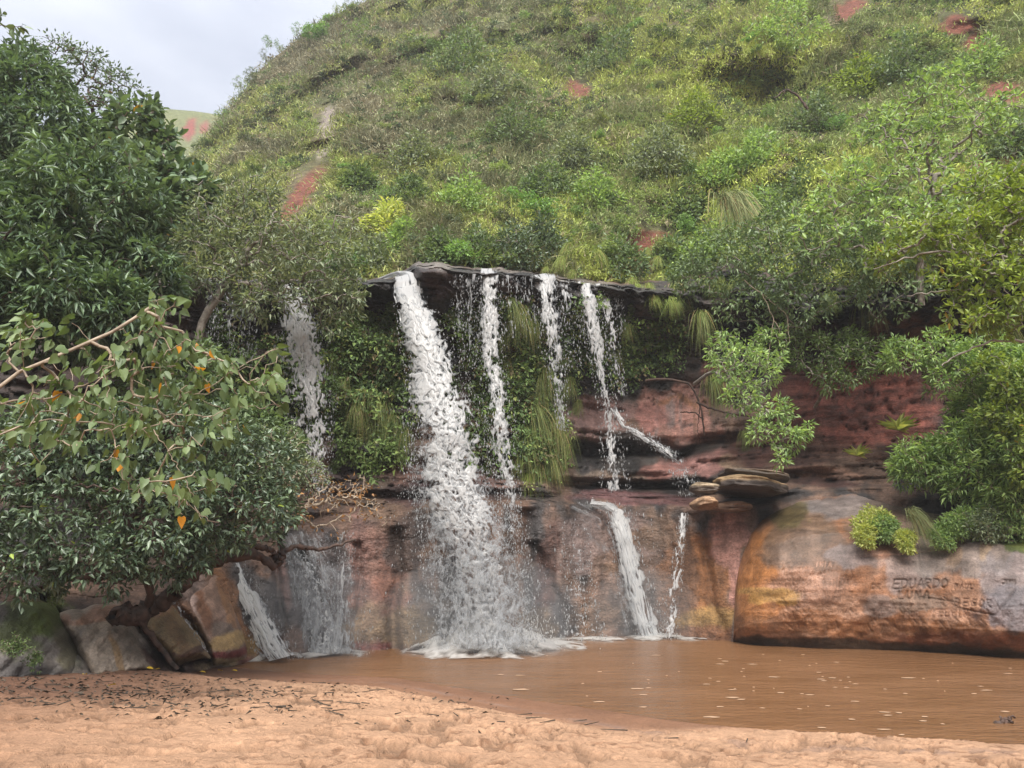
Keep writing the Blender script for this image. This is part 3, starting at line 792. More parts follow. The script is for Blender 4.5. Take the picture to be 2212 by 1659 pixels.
def tube(pts, rad, sides=7):
    pts, rad = np.asarray(pts, float), np.asarray(rad, float)
    n = len(pts)
    tg = nrmz(np.gradient(pts, axis=0))
    ref = np.where(np.abs(tg[:, 2:3]) > .9, np.array((1., 0, 0)), np.array((0, 0, 1.)))
    u = nrmz(np.cross(tg, ref)); v = np.cross(tg, u)
    a = np.linspace(0, 2 * math.pi, sides, endpoint=False)
    V = pts[:, None] + rad[:, None, None] * (u[:, None] * np.cos(a)[None, :, None] + v[:, None] * np.sin(a)[None, :, None])
    i = np.arange(n * sides).reshape(n, sides)
    j = np.roll(i, -1, 1)
    F = np.stack([i[:-1], j[:-1], j[1:], i[1:]], -1).reshape(-1, 4)
    return V.reshape(-1, 3), F

def smooth_path(pts, n=24, jit=0.0, rg=RNG):
    pts = np.asarray(pts, float)
    s = np.concatenate([[0], np.cumsum(np.linalg.norm(np.diff(pts, axis=0), axis=1))])
    m = len(pts)
    t = np.linspace(0, s[-1], n)
    lin = np.stack([np.interp(t, s, pts[:, k]) for k in range(3)], 1)
    for _ in range(max(1, n // m // 2)):
        l2 = lin.copy(); l2[1:-1] = (lin[:-2] + lin[1:-1] * 2 + lin[2:]) / 4; lin = l2
    if jit:
        j = rg.normal(0, jit, lin.shape); j[0] = 0
        lin = lin + (j + np.roll(j, 1, 0)) / 2
    return lin

def join(parts):
    """[(V, F)] of one face size -> V, F"""
    Vs, Fs, o = [], [], 0
    for V, F in parts:
        Vs.append(V); Fs.append(F + o); o += len(V)
    return np.concatenate(Vs), np.concatenate(Fs)

def branch_out(trunk, tips, rg, r_tip=.008, wander=.12, power=.42, rmax=.3):
    """grow limbs from a trunk polyline to every tip; returns tube parts"""
    nodes = [p for p in trunk]
    par = [-1] + list(range(len(trunk) - 1))
    arr = np.zeros((len(trunk) + len(tips) * 3, 3)); arr[:len(trunk)] = trunk
    cnt = len(trunk)
    start = max(1, len(trunk) // 2)
    d0 = np.array([np.min(np.linalg.norm(trunk - q, axis=1)) for q in tips])
    for k in np.argsort(d0):
        q = tips[k]
        c = arr[start:cnt]
        dd = np.linalg.norm(c - q, axis=1) + np.maximum(c[:, 2] - q[2], 0) * .25
        i = start + int(np.argmin(dd))
        a = arr[i]
        ln = np.linalg.norm(q - a)
        for f in (.36, .7):
            arr[cnt] = a + (q - a) * f + rg.normal(0, wander, 3) * ln * .5 + UP * ln * .06 * (f < .5)
            par.append(i if f < .5 else cnt - 1)
            cnt += 1
        arr[cnt] = q; par.append(cnt - 1); cnt += 1
    w = np.zeros(cnt)
    hasch = np.zeros(cnt, bool)
    for i in range(cnt):
        if par[i] >= 0:
            hasch[par[i]] = True
    w[~hasch] = 1
    for i in range(cnt - 1, 0, -1):
        w[par[i]] += w[i]
    r = np.minimum(r_tip * np.maximum(w, 1) ** power, rmax)
    a_, b_, ra, rb = [], [], [], []
    for i in range(1, cnt):
        a_.append(arr[par[i]]); b_.append(arr[i]); ra.append(min(r[par[i]], r[i] * 1.25) if i >= len(trunk) else r[par[i]]); rb.append(r[i])
    return sticks(np.array(a_), np.array(b_), np.array(ra), np.array(rb)), arr[:cnt]

def sticks(a, b, ra, rb, sides=5):
    n = len(a)
    t = nrmz(b - a)
    ref = np.where(np.abs(t[:, 2:3]) > .9, np.array((1., 0, 0)), np.array((0, 0, 1.)))
    u = nrmz(np.cross(t, ref)); v = np.cross(t, u)
    an = np.linspace(0, 2 * math.pi, sides, endpoint=False)
    ring = u[:, None] * np.cos(an)[None, :, None] + v[:, None] * np.sin(an)[None, :, None]
    V = np.concatenate([a[:, None] + ring * ra[:, None, None], b[:, None] + t[:, None] * rb[:, None, None] * .4 + ring * rb[:, None, None]], 1)
    q = np.array([(i, (i + 1) % sides, sides + (i + 1) % sides, sides + i) for i in range(sides)])
    F = (q[None] + (np.arange(n) * 2 * sides)[:, None, None]).reshape(-1, 4)
    return V.reshape(-1, 3), F

def lobe_points(lobes, n, rg, inner=.55, squash=.9, facing=0.0):
    """tips spread through the outer shell of a crown made of lobes (centre xyz, radius)"""
    C = np.array([l[:3] for l in lobes]); R = np.array([l[3] for l in lobes])
    pr = R ** 2 / np.sum(R ** 2)
    pts, nrm = [], []
    while len(pts) < n:
        i = rg.choice(len(R), p=pr)
        d = nrmz(rg.normal(0, 1, 3))
        if d[2] < -.55 and rg.random() < .6: continue
        if facing and d[1] > .3 and rg.random() < facing: continue
        rr = R[i] * (inner + (1.06 - inner) * rg.random() ** .55) * (1 + .10 * math.sin(7 * d[0] + 5 * d[2] + i))
        p = C[i] + d * rr * np.array((1, 1, squash))
        dd = np.linalg.norm(C - p, axis=1) / R
        dd[i] = 9
        if dd.min() < .62: continue
        pts.append(p); nrm.append(d)
    return np.array(pts), np.array(nrm)

def clusters(pts, outd, rg, n, L, W, tmpl=T_LEAF, droop=.5, spread=.9, size=.5, up=.7, twig=0.0):
    """n leaves round each tip"""
    m = len(pts)
    o = np.repeat(outd, n, 0)
    ax = nrmz(o + UP * .25)
    rnd = nrmz(rg.normal(0, 1, (m * n, 3)))
    d = nrmz(ax * (1 - spread * .5) + rnd * spread - UP * droop * rg.random((m * n, 1)))
    b = np.repeat(pts, n, 0) + rnd * (size * rg.random((m * n, 1)) ** .7)
    if twig:
        b = b - ax * (twig * rg.random((m * n, 1)))
    nr = nrmz(UP * up + rg.normal(0, .45, (m * n, 3)) + o * .25)
    ll = L * rg.uniform(.65, 1.2, m * n)
    V, F, k = leaves(tmpl, b, d, nr, ll, ll * (W / L) * rg.uniform(.8, 1.2, m * n))
    tone = np.clip(np.repeat(rg.normal(.45, .18, m), n) + rg.normal(0, .22, m * n), 0, .94)
    tone[rg.random(m * n) < (.014 if tmpl is T_HEART else .004)] = 1.0
    return V, F, np.repeat(tone, k)

def wlobes(l):
    """(x, y, radius in the photograph's grid, distance) -> world lobes"""
    r = []
    for (x, y, rp, d) in l:
        p = P(x, y, d)
        r.append((*p, rp / FPX * d))
    return r

def tree(name, label, cat, lobes, trunk, ntips, nleaf, L, W, lm, bm, seed, tmpl=T_LEAF, group=None, droop=.5, spread=.9, size=.14, inner=.55,
         twigfrac=1.0, r_tip=.007, rmax=.2, up=.7, trunk_r=None, squash=.9, wander=.12, limbs=None, facing=.35, twig=.05, barefrac=0.0, tips=None):
    rg = np.random.default_rng(seed)
    wl = wlobes(lobes) if lobes else None
    tk = np.array([P(*q) for q in trunk])
    tk = smooth_path(tk, max(8, 3 * len(tk)), .02, rg)
    if tips is None:
        pts, nn = lobe_points(wl, ntips, rg, inner, squash, facing)
    else:
        pts = np.array(tips); nn = nrmz(pts - tk[-1])
    base = tk[0]
    sel = rg.random(len(pts)) < twigfrac
    (BV, BF), _ = branch_out(tk, pts[sel], rg, r_tip, wander, rmax=rmax)
    parts = [(BV, BF)]
    for (lp, r0, r1) in (limbs or []):
        q = smooth_path(np.array([P(*z) for z in lp]), 40, .02, rg)
        parts.append(tube(q, np.linspace(r0, r1, 40) * (1 + .2 * rg.normal(0, 1, 40).clip(-1, 1))))
    BV, BF = join(parts)
    root = empty(name, base)
    tag(root, label, cat, group)
    obj("trunk", mesh("trunk", BV - base, quads=BF, mats=[bm]), root)
    keep = rg.random(len(pts)) >= barefrac
    V, F, lr = clusters(pts[keep], nn[keep], rg, nleaf, L, W, tmpl, droop, spread, size, up, twig)
    obj("crown", mesh("crown", V - base, tris=F, mats=[lm], attrs={"lr": lr}, smooth=False), root)
    return root

LM_MANGO = leaf_mat("mango_leaf", (.060,.100,.062), (.165,.245,.135), rough=.4, trans=.24, spec=.45)
LM_BROAD = leaf_mat("broad_dark_leaf", (0.056,0.095,0.056), (0.187,0.264,0.140), (0.480,0.272,0.032), .004, .4, .2)
LM_OLIVE = leaf_mat("olive_leaf", (0.097,0.133,0.081), (0.286,0.332,0.204), rough=.5, trans=.28)
LM_DARK = leaf_mat("glossy_dark_leaf", (0.041,0.067,0.041), (0.166,0.230,0.138), (0.256,0.336,0.064), .01, .34, .2, spec=.5)
LM_HEART = leaf_mat("heart_leaf", (.07,.11,.045), (.17,.235,.095), (.60,.27,.03), .012, .5, .3)
LM_YELLOW = leaf_mat("yellow_green_leaf", (.10,.15,.035), (.29,.37,.075), (.36,.24,.05), .01, .4, .35)
LM_BRIGHT = leaf_mat("bright_green_leaf", (0.116,0.195,0.073), (0.355,0.490,0.180), rough=.42, trans=.35)
LM_MID = leaf_mat("mid_green_leaf", (0.067,0.107,0.054), (0.203,0.282,0.131), rough=.45, trans=.28)
LM_FERN = leaf_mat("fern_leaf", (.055,.09,.035), (.17,.25,.075), rough=.5, trans=.25)
LM_BROWN = leaf_mat("dried_leaf", (.15,.075,.03), (.36,.19,.07), rough=.7, trans=.2)
LM_LIME = leaf_mat("lime_leaf", (0.297,0.377,0.109), (0.600,0.600,0.233), (0.620,0.528,0.048), .03, .45, .4)
LM_HILL = leaf_mat("hillside_leaf", (.085,.14,.05), (.25,.35,.10), rough=.5, trans=.3, objvar=.45, hv=.035)
LM_HILLD = leaf_mat("hillside_dark_leaf", (0.064,0.092,0.054), (0.185,0.233,0.127), rough=.5, trans=.25, objvar=.3, hv=.02)
LM_AGAVE = leaf_mat("spiky_blue_leaf", (0.085,0.117,0.090), (0.213,0.277,0.205), rough=.45, trans=.1)

# ------------------------------------------------------------------ hillside: grass and countable bushes
rg = np.random.default_rng(21)
NT = 24000
gx = rg.uniform(-150, 2450, NT * 2)
gt = rg.random(NT * 2)
gtop, gbot = np.interp(gx, *zip(*SKY)), np.interp(gx, cx, st_y[11]) + 6
gy = lerp(gbot, np.maximum(gtop, -60), gt)
ok = (gx > 330) & (~in_red(gx, gy, 1.35) | (rg.random(NT * 2) < .07))
gx, gy = gx[ok][:NT], gy[ok][:NT]
gp = P(gx, gy, hill_d(gx, gy))
pa = fbm(gp * np.array((.22, .22, .22)), 4, 201)
pb = fbm(gp * np.array((.5, .5, .5)), 3, 211)
nb = 17
m = len(gx)
dist = gp[:, 1]
hgt = (.26 + .45 * rg.random(m)) * (.7 + .012 * (dist - 18)) * lerp(.35, 1.5, sstep(.3, .7, pb))
base = np.repeat(gp, nb, 0) + rg.normal(0, .22, (m * nb, 3)) * np.repeat(.7 + dist / 50, nb)[:, None] * np.array((1, .5, .35))
up_ = nrmz(UP + rg.normal(0, .38, (m * nb, 3)))
bend = nrmz(rg.normal(0, 1, (m * nb, 3)) * np.array((1, 1, .1)) + np.array((-.1, -.5, 0))) * rg.uniform(.2, .8, (m * nb, 1))
GVt, GFt, k = blades(base, up_, bend, np.repeat(hgt, nb) * rg.uniform(.6, 1.2, m * nb), np.repeat(.018 + .0009 * dist, nb), rg, 2, .9)
yel, grn, tan, drk = np.array((.39,.455,.105)), np.array((.20,.31,.08)), np.array((.31,.28,.16)), np.array((.085,.10,.05))
fx_ = sstep(700, 1900, gx) * .35 + sstep(100, 560, gy) * .2
w1 = sstep(.40, .60, pa + fx_ * .18)[:, None]
w2 = (sstep(.50, .62, 1 - pa + (pb - .5) * .5) * (1 - fx_ * .9))[:, None]
w3 = sstep(.56, .7, pb)[:, None]
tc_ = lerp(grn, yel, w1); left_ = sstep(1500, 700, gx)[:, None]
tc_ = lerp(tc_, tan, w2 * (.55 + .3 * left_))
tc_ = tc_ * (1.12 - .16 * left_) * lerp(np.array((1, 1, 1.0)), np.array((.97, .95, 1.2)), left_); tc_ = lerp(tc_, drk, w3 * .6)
tc_ = np.repeat(tc_, nb, 0) * rg.uniform(.7, 1.25, (m * nb, 1))
dryb = rg.random(m * nb) < .12
tc_[dryb] = tan * 1.1
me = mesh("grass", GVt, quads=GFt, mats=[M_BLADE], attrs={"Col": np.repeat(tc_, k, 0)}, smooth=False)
tag(obj("grass", me), kind="stuff")

def bush_mesh(name, seed, n, L, W, tmpl, mat, flat=.75, lob=7, nleaf=9, droop=.3, spread=1.0, bare=.0):
    rg = np.random.default_rng(seed)
    lobes = [(rg.normal(0, .42), rg.normal(0, .42), .35 + abs(rg.normal(0, .3)) * flat, rg.uniform(.32, .58)) for _ in range(lob)]
    pts, nn = lobe_points(lobes, n, rg, .45, flat)
    V, F, lr = clusters(pts, nn, rg, nleaf, L, W, tmpl, droop, spread, .13)
    tk = np.array([(0, 0, -.25), (.02, 0, .1), (0, .03, .35)])
    (BV, BF), _ = branch_out(tk, pts[rg.random(len(pts)) < .35], rg, .008, .15, rmax=.05)
    nT, nQ = len(F), len(BF)
    return mesh(name, np.concatenate([V, BV]), tris=F, quads=BF + len(V), mats=[mat, M_BARK_GREY], attrs={"lr": np.concatenate([lr, np.zeros(len(BV))])},
                smooth=False, matidx=np.concatenate([np.zeros(nT), np.ones(nQ)]))
HB = [bush_mesh("hill_bush", 300 + i, 150, .15, .07, T_LEAF, LM_HILL, lob=6 + i % 3) for i in range(4)]
HD_ = [bush_mesh("hill_bush_dark", 320 + i, 130, .14, .07, T_LEAF, LM_HILLD, flat=.6) for i in range(3)]
HW = [bush_mesh("hill_bush_wispy", 340 + i, 90, .13, .05, T_LEAF, LM_HILL, flat=1.1, nleaf=8) for i in range(2)]
rg = np.random.default_rng(33)
def place_bush(me, name, x, y, r, label, cat, group, squash=1.0, sink=.15):
    d = float(hill_d(np.array([x]), np.array([y]))[0])
    p = P(x, y, d)
    s = r / FPX * d
    o = obj(name, me, loc=(p[0], p[1] - .1 * s, p[2] - sink * s))
    o.scale = (s, s, s * squash)
    o.rotation_euler = (rg.normal(0, .12), rg.normal(0, .12), rg.uniform(0, 6.28))
    return tag(o, label, cat, group)
spots = []
tries = 0
while len(spots) < 430 and tries < 40000:
    tries += 1
    x = rg.uniform(420, 2230); t = rg.random()
    yt, yb = max(np.interp(x, *zip(*SKY)), -20), np.interp(x, cx, st_y[11])
    y = lerp(yb + 5, yt, t)
    if in_red(np.array(x), np.array(y), 1.6): continue
    r = rg.uniform(13, 30) * (1 + .8 * sstep(.5, 0, t)) * (1 + .3 * sstep(1200, 2200, x)) * (.75 + .6 * rg.random() ** 2)
    if any((x - a) ** 2 + (y - b) ** 2 < ((r + c) * .5) ** 2 for a, b, c in spots): continue
    spots.append((x, y, r))
for (x, y, r) in spots:
    nclus = float(fbm(np.array([[x * .006, y * .006, 2.2]]), 3, 7)[0])
    dk = rg.random() < (.5 if nclus < .5 else .2)
    if dk:
        place_bush(HD_[rg.integers(3)], "hillside_bush", x, y, r, "low dark green bush on the steep grassy hillside", "bush", "dark bushes on the hillside", rg.uniform(.7, 1.0))
    elif rg.random() < .25:
        place_bush(HW[rg.integers(2)], "hillside_shrub", x, y, r * 1.1, "loose airy light green shrub on the steep grassy hillside", "shrub", "airy shrubs on the hillside", rg.uniform(.9, 1.3))
    else:
        place_bush(HB[rg.integers(4)], "hillside_shrub", x, y, r, "rounded mid green shrub on the steep grassy hillside", "shrub", "rounded shrubs on the hillside", rg.uniform(.8, 1.1))
# low scrub between them, too dense to count
nu_ = 4600
ux = rg.uniform(400, 2400, nu_); ut = rg.random(nu_)
uy = lerp(np.interp(ux, cx, st_y[11]) + 4, np.maximum(np.interp(ux, *zip(*SKY)), -50), ut)
kk = ~in_red(ux, uy, 1.45)
ux, uy = ux[kk], uy[kk]; m = len(ux)
ud = hill_d(ux, uy); uc = P(ux, uy, ud)
ur = rg.uniform(7, 17, m) * (1 + .6 * sstep(.4, 0, ut[kk])) / FPX * ud
nl = 46
dirs = nrmz(rg.normal(0, 1, (m * nl, 3)) + UP * .5 - np.array((0, .3, 0)))
bb = np.repeat(uc, nl, 0) + dirs * np.repeat(ur, nl)[:, None] * rg.uniform(.4, 1.05, (m * nl, 1)) * np.array((1, .8, .8))
ll = (.0035 * np.repeat(ud, nl) + .03) * rg.uniform(.7, 1.3, m * nl)
UV, UF, k = leaves(T_LEAF, bb, nrmz(dirs + rg.normal(0, .6, (m * nl, 3))), UP * .6 + rg.normal(0, .5, (m * nl, 3)) + dirs * .3, ll, ll * rg.uniform(.35, .6, m * nl))
pal = np.array([(.075,.115,.05), (.14,.215,.07), (.23,.33,.085), (.34,.41,.10), (.24,.21,.13), (.16,.21,.115), (.06,.085,.05)])
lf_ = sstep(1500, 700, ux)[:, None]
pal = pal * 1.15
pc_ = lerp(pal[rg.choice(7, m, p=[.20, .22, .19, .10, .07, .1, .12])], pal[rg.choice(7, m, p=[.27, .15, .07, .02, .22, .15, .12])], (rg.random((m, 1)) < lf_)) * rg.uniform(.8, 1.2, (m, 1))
uc_ = np.repeat(pc_, nl, 0) * rg.uniform(.65, 1.3, (m * nl, 1))
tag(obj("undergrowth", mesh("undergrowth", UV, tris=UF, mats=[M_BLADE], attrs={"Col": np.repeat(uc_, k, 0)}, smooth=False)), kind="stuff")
# spiky rosettes and skyline shrubs
def rosette(seed, n=46, mat=None):
    rg = np.random.default_rng(seed)
    a = rg.uniform(0, 6.28, n); e = rg.uniform(.05, 1.35, n)
    d = n3(np.cos(a) * np.cos(e), np.sin(a) * np.cos(e), np.sin(e))
    V, F, k = leaves(T_LEAF, np.zeros((n, 3)), d, np.broadcast_to(UP, (n, 3)) + rg.normal(0, .2, (n, 3)), rg.uniform(.7, 1.1, n), .12)
    return mesh("rosette", V, tris=F, mats=[mat or LM_AGAVE], attrs={"lr": np.repeat(rg.random(n), k)}, smooth=False)
RO = [rosette(1), rosette(2)]
for k, (x, y, r) in enumerate([(730,330,24),(725,445,30),(1000,50,26),(800,100,20),(1050,20,22),(820,190,22),(1060,95,20),(900,140,18),(960,200,20),(790,40,20),(1010,150,20),(870,60,18)]):
    place_bush(RO[k % 2], "spiky_plant", x, y, r, "spiky blue green rosette plant clinging to the hillside", "plant", "spiky rosettes on the hillside", .9, 0)
for k, (x, y, r) in enumerate([(497,262,14),(522,200,20),(543,165,16),(570,128,14),(586,102,20),(640,80,18),(662,66,12),(728,26,14),(752,14,16),(480,280,16),(508,228,12),(603,112,12)]):
    place_bush(HW[k % 2], "ridge_shrub", x, y, r, "small wispy shrub standing on the hill skyline", "shrub", "shrubs along the skyline", 1.1, .1)

# ------------------------------------------------------------------ trees on the left
tree("dense_tree", "big rounded dark green tree with drooping long leaves at the left edge", "tree",
     [(175,460,170,11.2),(60,540,160,10.8),(285,590,110,11.4),(110,650,150,10.6),(230,680,110,10.8),(10,660,120,10.2),(300,500,60,11.6),(-60,600,150,10.6)],
     [(120,1010,12.2),(130,880,11.8),(120,760,11.5),(120,640,11.3)], 1500, 13, .20, .046, LM_MANGO, M_BARK_DARK, 41, droop=.75, spread=.95, size=.10, twigfrac=.25, rmax=.16)
tree("tall_tree", "tall dark green tree rising behind the rounded tree against the sky", "tree",
     [(50,210,110,15),(112,282,96,15),(0,320,130,14.6),(190,350,90,15.2),(100,400,110,14.8),(60,140,60,15.4),(-80,260,130,15),(100,190,52,15.4)],
     [(60,900,14.2),(60,640,14.6),(70,420,15)], 1050, 12, .23, .06, LM_MANGO, M_BARK_DARK, 42, droop=.6, size=.13, twigfrac=.3, rmax=.2)
tree("broad_leaved_tree", "dark broad leaved tree with crooked limbs in the gap beside the hill", "tree",
     [(290,275,66,15.2),(345,315,46,15.2),(330,380,80,15),(400,420,70,15),(250,330,60,15.2),(430,395,36,15.4),(350,470,80,14.8),(330,240,26,15.4)],
     [(330,860,14.4),(340,640,14.6),(335,480,14.9),(325,400,15)], 330, 9, .25, .13, LM_BROAD, M_BARK_GREY, 43, T_OVAL, droop=.7, size=.17, twigfrac=.9, r_tip=.014)
tree("airy_tree", "thin sparse tree with tiny leaves showing against the sky", "tree",
     [(135,112,38,19),(185,138,48,19),(240,178,50,19),(108,92,22,19),(290,205,36,19),(230,230,50,19),(160,190,50,19)],
     [(200,640,18),(200,420,18.6),(195,280,19)], 260, 6, .13, .055, LM_BROAD, M_BARK_DARK, 44, droop=.3, size=.2, r_tip=.008, inner=.2)
tree("olive_tree", "loose grey green tree with bare limbs leaning over the left falls", "tree",
     [(545,440,76,13.4),(480,480,86,13.2),(620,530,90,13.4),(540,560,100,13.2),(700,560,80,13.6),(450,590,80,13),(660,630,70,13.6),(740,640,60,13.8),(560,650,70,13.2),(420,520,70,13),(740,500,50,13.8),(720,700,36,13.8)],
     [(400,900,13.2),(420,780,13.1),(440,680,13.1),(500,600,13.2),(540,530,13.3)], 820, 10, .125, .034, LM_OLIVE, M_BARK_GREY, 45, droop=.45, size=.14, inner=.2, r_tip=.0075, rmax=.11, twigfrac=.8)
tree("overhanging_tree", "dark glossy leaved tree leaning over the sand with a twisted low limb", "tree",
     [(60,1000,150,9.6),(200,980,140,9.8),(340,960,130,10.2),(460,980,110,10.6),(555,1010,90,11),(150,1130,150,9.6),(320,1110,140,10),(450,1110,110,10.5),(50,1210,100,9.4),(550,1100,90,11),(220,1200,90,9.6),(370,1190,80,10.2),(-60,1100,150,9.2),(470,1160,50,10.8)],
     [(300,1330,10.9),(330,1290,10.6),(300,1200,10.3),(260,1100,10),(260,1010,10)], 1750, 12, .105, .042, LM_DARK, M_BARK_DARK, 46, droop=.6, size=.10, twigfrac=.22, rmax=.13, inner=.6,
     limbs=[([(340,1310,10.9),(380,1275,10.8),(430,1225,11),(500,1202,11.4),(560,1200,11.8),(590,1225,12)], .13, .06),
            ([(590,1225,12),(605,1190,12),(640,1180,12.2),(700,1188,12.6),(740,1175,12.8),(765,1165,13)], .05, .018),
            ([(600,1222,12),(612,1200,12),(605,1165,12)], .055, .03), ([(430,1225,11),(300,1240,10.4),(160,1250,9.8),(60,1270,9.4)], .08, .03), ([(340,1300,10.9),(300,1330,10.7),(250,1330,10.6)], .12, .14),
            ([(500,1195,11.4),(560,1180,11.8),(590,1190,12)], .04, .05)])
tree("bank_shrub", "dark shrub filling the bank between the rounded tree and the thin left falls", "shrub",
     [(400,800,80,12),(330,850,80,11.6),(430,900,60,12.2),(520,920,80,12.4),(600,960,60,12.8),(300,780,60,11.8)],
     [(380,1020,12.8),(390,920,12.4),(395,850,12.1)], 560, 11, .12, .045, LM_MID, M_BARK_DARK, 47, droop=.5, size=.12, twigfrac=.3)
tree("fine_leaved_shrub", "pale fine leaved shrub at the tip of the overhanging tree", "shrub",
     [(600,1020,60,12.4),(660,1030,46,12.8),(560,960,50,12.2),(630,960,40,12.6)],
     [(540,1130,12),(570,1080,12.2),(600,1040,12.4)], 300, 9, .075, .03, LM_OLIVE, M_BARK_TAN, 48, droop=.4, size=.12, r_tip=.005)
tree("dry_bush", "tangle of bare tan twigs with a few dead brown leaves in front of the fall", "bush",
     [(690,1080,70,12.8),(620,1110,60,12.4),(760,1080,60,13.2),(560,1080,50,12),(810,1110,36,13.4),(700,1130,40,12.8)],
     [(540,1150,11.8),(590,1120,12.2),(640,1100,12.5),(690,1090,12.8)], 260, 3, .085, .045, LM_BROWN, M_BARK_TAN, 49, droop=.6, size=.12, r_tip=.0055, wander=.3, inner=.1, barefrac=.55)

# young branch of heart shaped leaves reaching in from the left
HT = []
rg = np.random.default_rng(50)
for (x, y, rx, ry, d, n) in [(60,715,50,26,6.6,7),(100,700,50,20,6.7,5),(335,670,44,36,6.8,11),(360,740,70,40,6.8,12),(230,760,80,36,6.7,10),(140,820,100,30,6.6,10),(300,800,110,40,6.8,16),(440,790,60,40,7,8),(500,800,40,30,7.1,8),
        (560,815,40,34,7.2,9),(410,850,90,44,7,14),(250,870,120,40,6.8,14),(80,870,90,26,6.5,9),(60,925,60,30,6.4,6),(200,930,110,40,6.7,12),(340,930,90,44,6.9,12),(230,990,70,30,6.7,6),(400,960,60,36,7,7),(480,920,50,40,7.1,7),
        (300,1050,50,30,6.8,5),(380,1050,70,34,7,8),(480,1050,60,30,7.1,5),(430,1110,40,30,7,4),(600,760,14,12,7.3,2),(610,870,20,14,7.3,2),(20,760,40,30,6.4,4),(150,960,60,30,6.5,5)]:
    for _ in range(int(n * 1.45)):
        HT.append(P(x + rg.normal(0, .55) * rx, y + rg.normal(0, .55) * ry, d + rg.normal(0, .22)))
tree("sapling", "leaning sapling with large pale heart shaped leaves, a few turned orange", "sapling", None,
     [(-330,1540,6.0),(-260,1250,6.0),(-150,980,6.1),(-20,840,6.3),(130,765,6.5),(240,715,6.7),(330,664,6.8)], 0, 3, .100, .082, LM_HEART, M_BARK_TAN, 51, T_HEART, droop=1.5, spread=.7, size=.08, r_tip=.0036, rmax=.017,
     tips=HT, up=.25, wander=.18, limbs=[([(-150,980,6.1),(0,868,6.4),(120,860,6.6),(250,800,6.8),(380,790,6.9)], .010, .005), ([(-150,980,6.1),(100,900,6.5),(330,930,6.8),(480,812,7.1),(560,772,7.2),(600,750,7.3)], .010, .004), ([(330,930,6.8),(400,1030,7),(430,1115,7),(470,1130,7.1)], .006, .003), ([(200,850,6.6),(420,905,7),(510,880,7.1),(610,880,7.3)], .006, .003)])
sp = np.array([P(-20,40,5.2), P(30,62,5.2), P(52,62,5.2)])
tree("leafy_sprig", "small dark leafy sprig poking into the sky at the left edge", "sprig", None, [(-120,120,5.2),(-60,70,5.2),(-10,66,5.2)], 0, 5, .075, .04, LM_BROAD, M_BARK_DARK, 52, T_OVAL, tips=[P(5,30,5.2),P(-12,40,5.2),P(38,58,5.2),P(48,56,5.2),P(-30,60,5.2)], droop=1.0, size=.03, r_tip=.003, rmax=.01)

# ------------------------------------------------------------------ trees and shrubs on the right
tree("gnarled_tree", "open tree with pale crooked limbs and bright rosettes of leaves on the right slope", "tree",
     [(2010,220,90,16.5),(1900,290,90,16.4),(2080,300,110,16),(1960,390,100,15.8),(1830,420,90,15.8),(2120,400,90,15.6),(1880,500,90,15.4),(2000,480,90,15.4),(1760,500,70,15.8),(2180,250,70,16)],
     [(1990,660,16.2),(1985,560,16),(2000,470,15.9),(2020,380,16)], 560, 10, .155, .058, LM_BRIGHT, M_BARK_GREY, 60, T_OVAL, droop=.05, spread=.95, size=.05, r_tip=.0085, rmax=.12, inner=.3, wander=.2)
tree("yellow_green_tree", "yellow green leafy tree with white barked boughs at the right edge", "tree",
     [(2150,420,80,11.8),(2200,500,100,11.4),(2080,500,80,11.6),(2150,600,100,11.4),(1990,520,70,11.8),(2060,600,60,11.6),(2230,640,110,11.2),(2120,690,70,11.4),(1900,560,44,12),(2270,420,120,11.4),(2060,660,36,11.6)],
     [(2420,1120,11.2),(2400,900,11.2),(2330,760,11.2),(2260,660,11.2),(2200,590,11.3)], 800, 10, .12, .05, LM_YELLOW, M_BARK_GREY, 61, T_OVAL, droop=.1, spread=.95, size=.06, r_tip=.0065, rmax=.1, inner=.25, wander=.2,
     limbs=[([(2260,570,11.2),(2100,545,11.4),(2000,545,11.6),(1890,580,11.9)], .028, .010), ([(2260,660,11.2),(2120,625,11.4),(2000,630,11.6),(1960,640,11.8)], .024, .009), ([(2280,740,11.2),(2150,735,11.4),(2080,760,11.5),(2030,790,11.6)], .026, .010)])
tree("hanging_shrub", "dark shrub mass trailing vines over the lip of the red recess", "shrub",
     [(1560,560,90,17.6),(1680,570,100,17.2),(1800,590,100,16.8),(1920,610,90,16.4),(1620,650,80,17.6),(1740,660,80,17),(1500,600,60,18.2),(1860,520,70,17),(1690,500,80,17.6)],
     [(1700,700,18.6),(1700,650,18.2),(1700,600,17.6)], 1000, 10, .13, .052, LM_MID, M_BARK_GREY, 62, droop=.6, size=.14, twigfrac=.3, inner=.45)
tree("leaning_shrub", "bright green shrub with drooping branches leaning out over the pink rock ledge", "shrub",
     [(1580,790,54,16.8),(1640,800,56,16.6),(1600,860,44,16.3),(1670,890,40,16),(1700,945,36,15.8),(1690,995,20,15.8),(1560,750,44,17.2),(1660,750,46,17.2),(1735,930,26,16),(1640,930,28,16)],
     [(1500,830,19.5),(1540,800,18.4),(1590,840,17.2),(1660,890,16.4)], 330, 10, .135, .040, LM_BRIGHT, M_BARK_GREY, 63, droop=.5, size=.10, r_tip=.0065, rmax=.05)
tree("fern_shrub", "dark feathery shrub spreading over the top of the red clay wall", "shrub",
     [(1760,770,60,17.4),(1840,790,60,17),(1720,740,50,17.8),(1880,760,46,17),(1800,820,40,17),(1840,740,40,17.2)],
     [(1760,880,19),(1790,830,18.2),(1800,790,17.5)], 300, 12, .12, .038, LM_FERN, M_BARK_GREY, 64, droop=.35, size=.12, r_tip=.006)
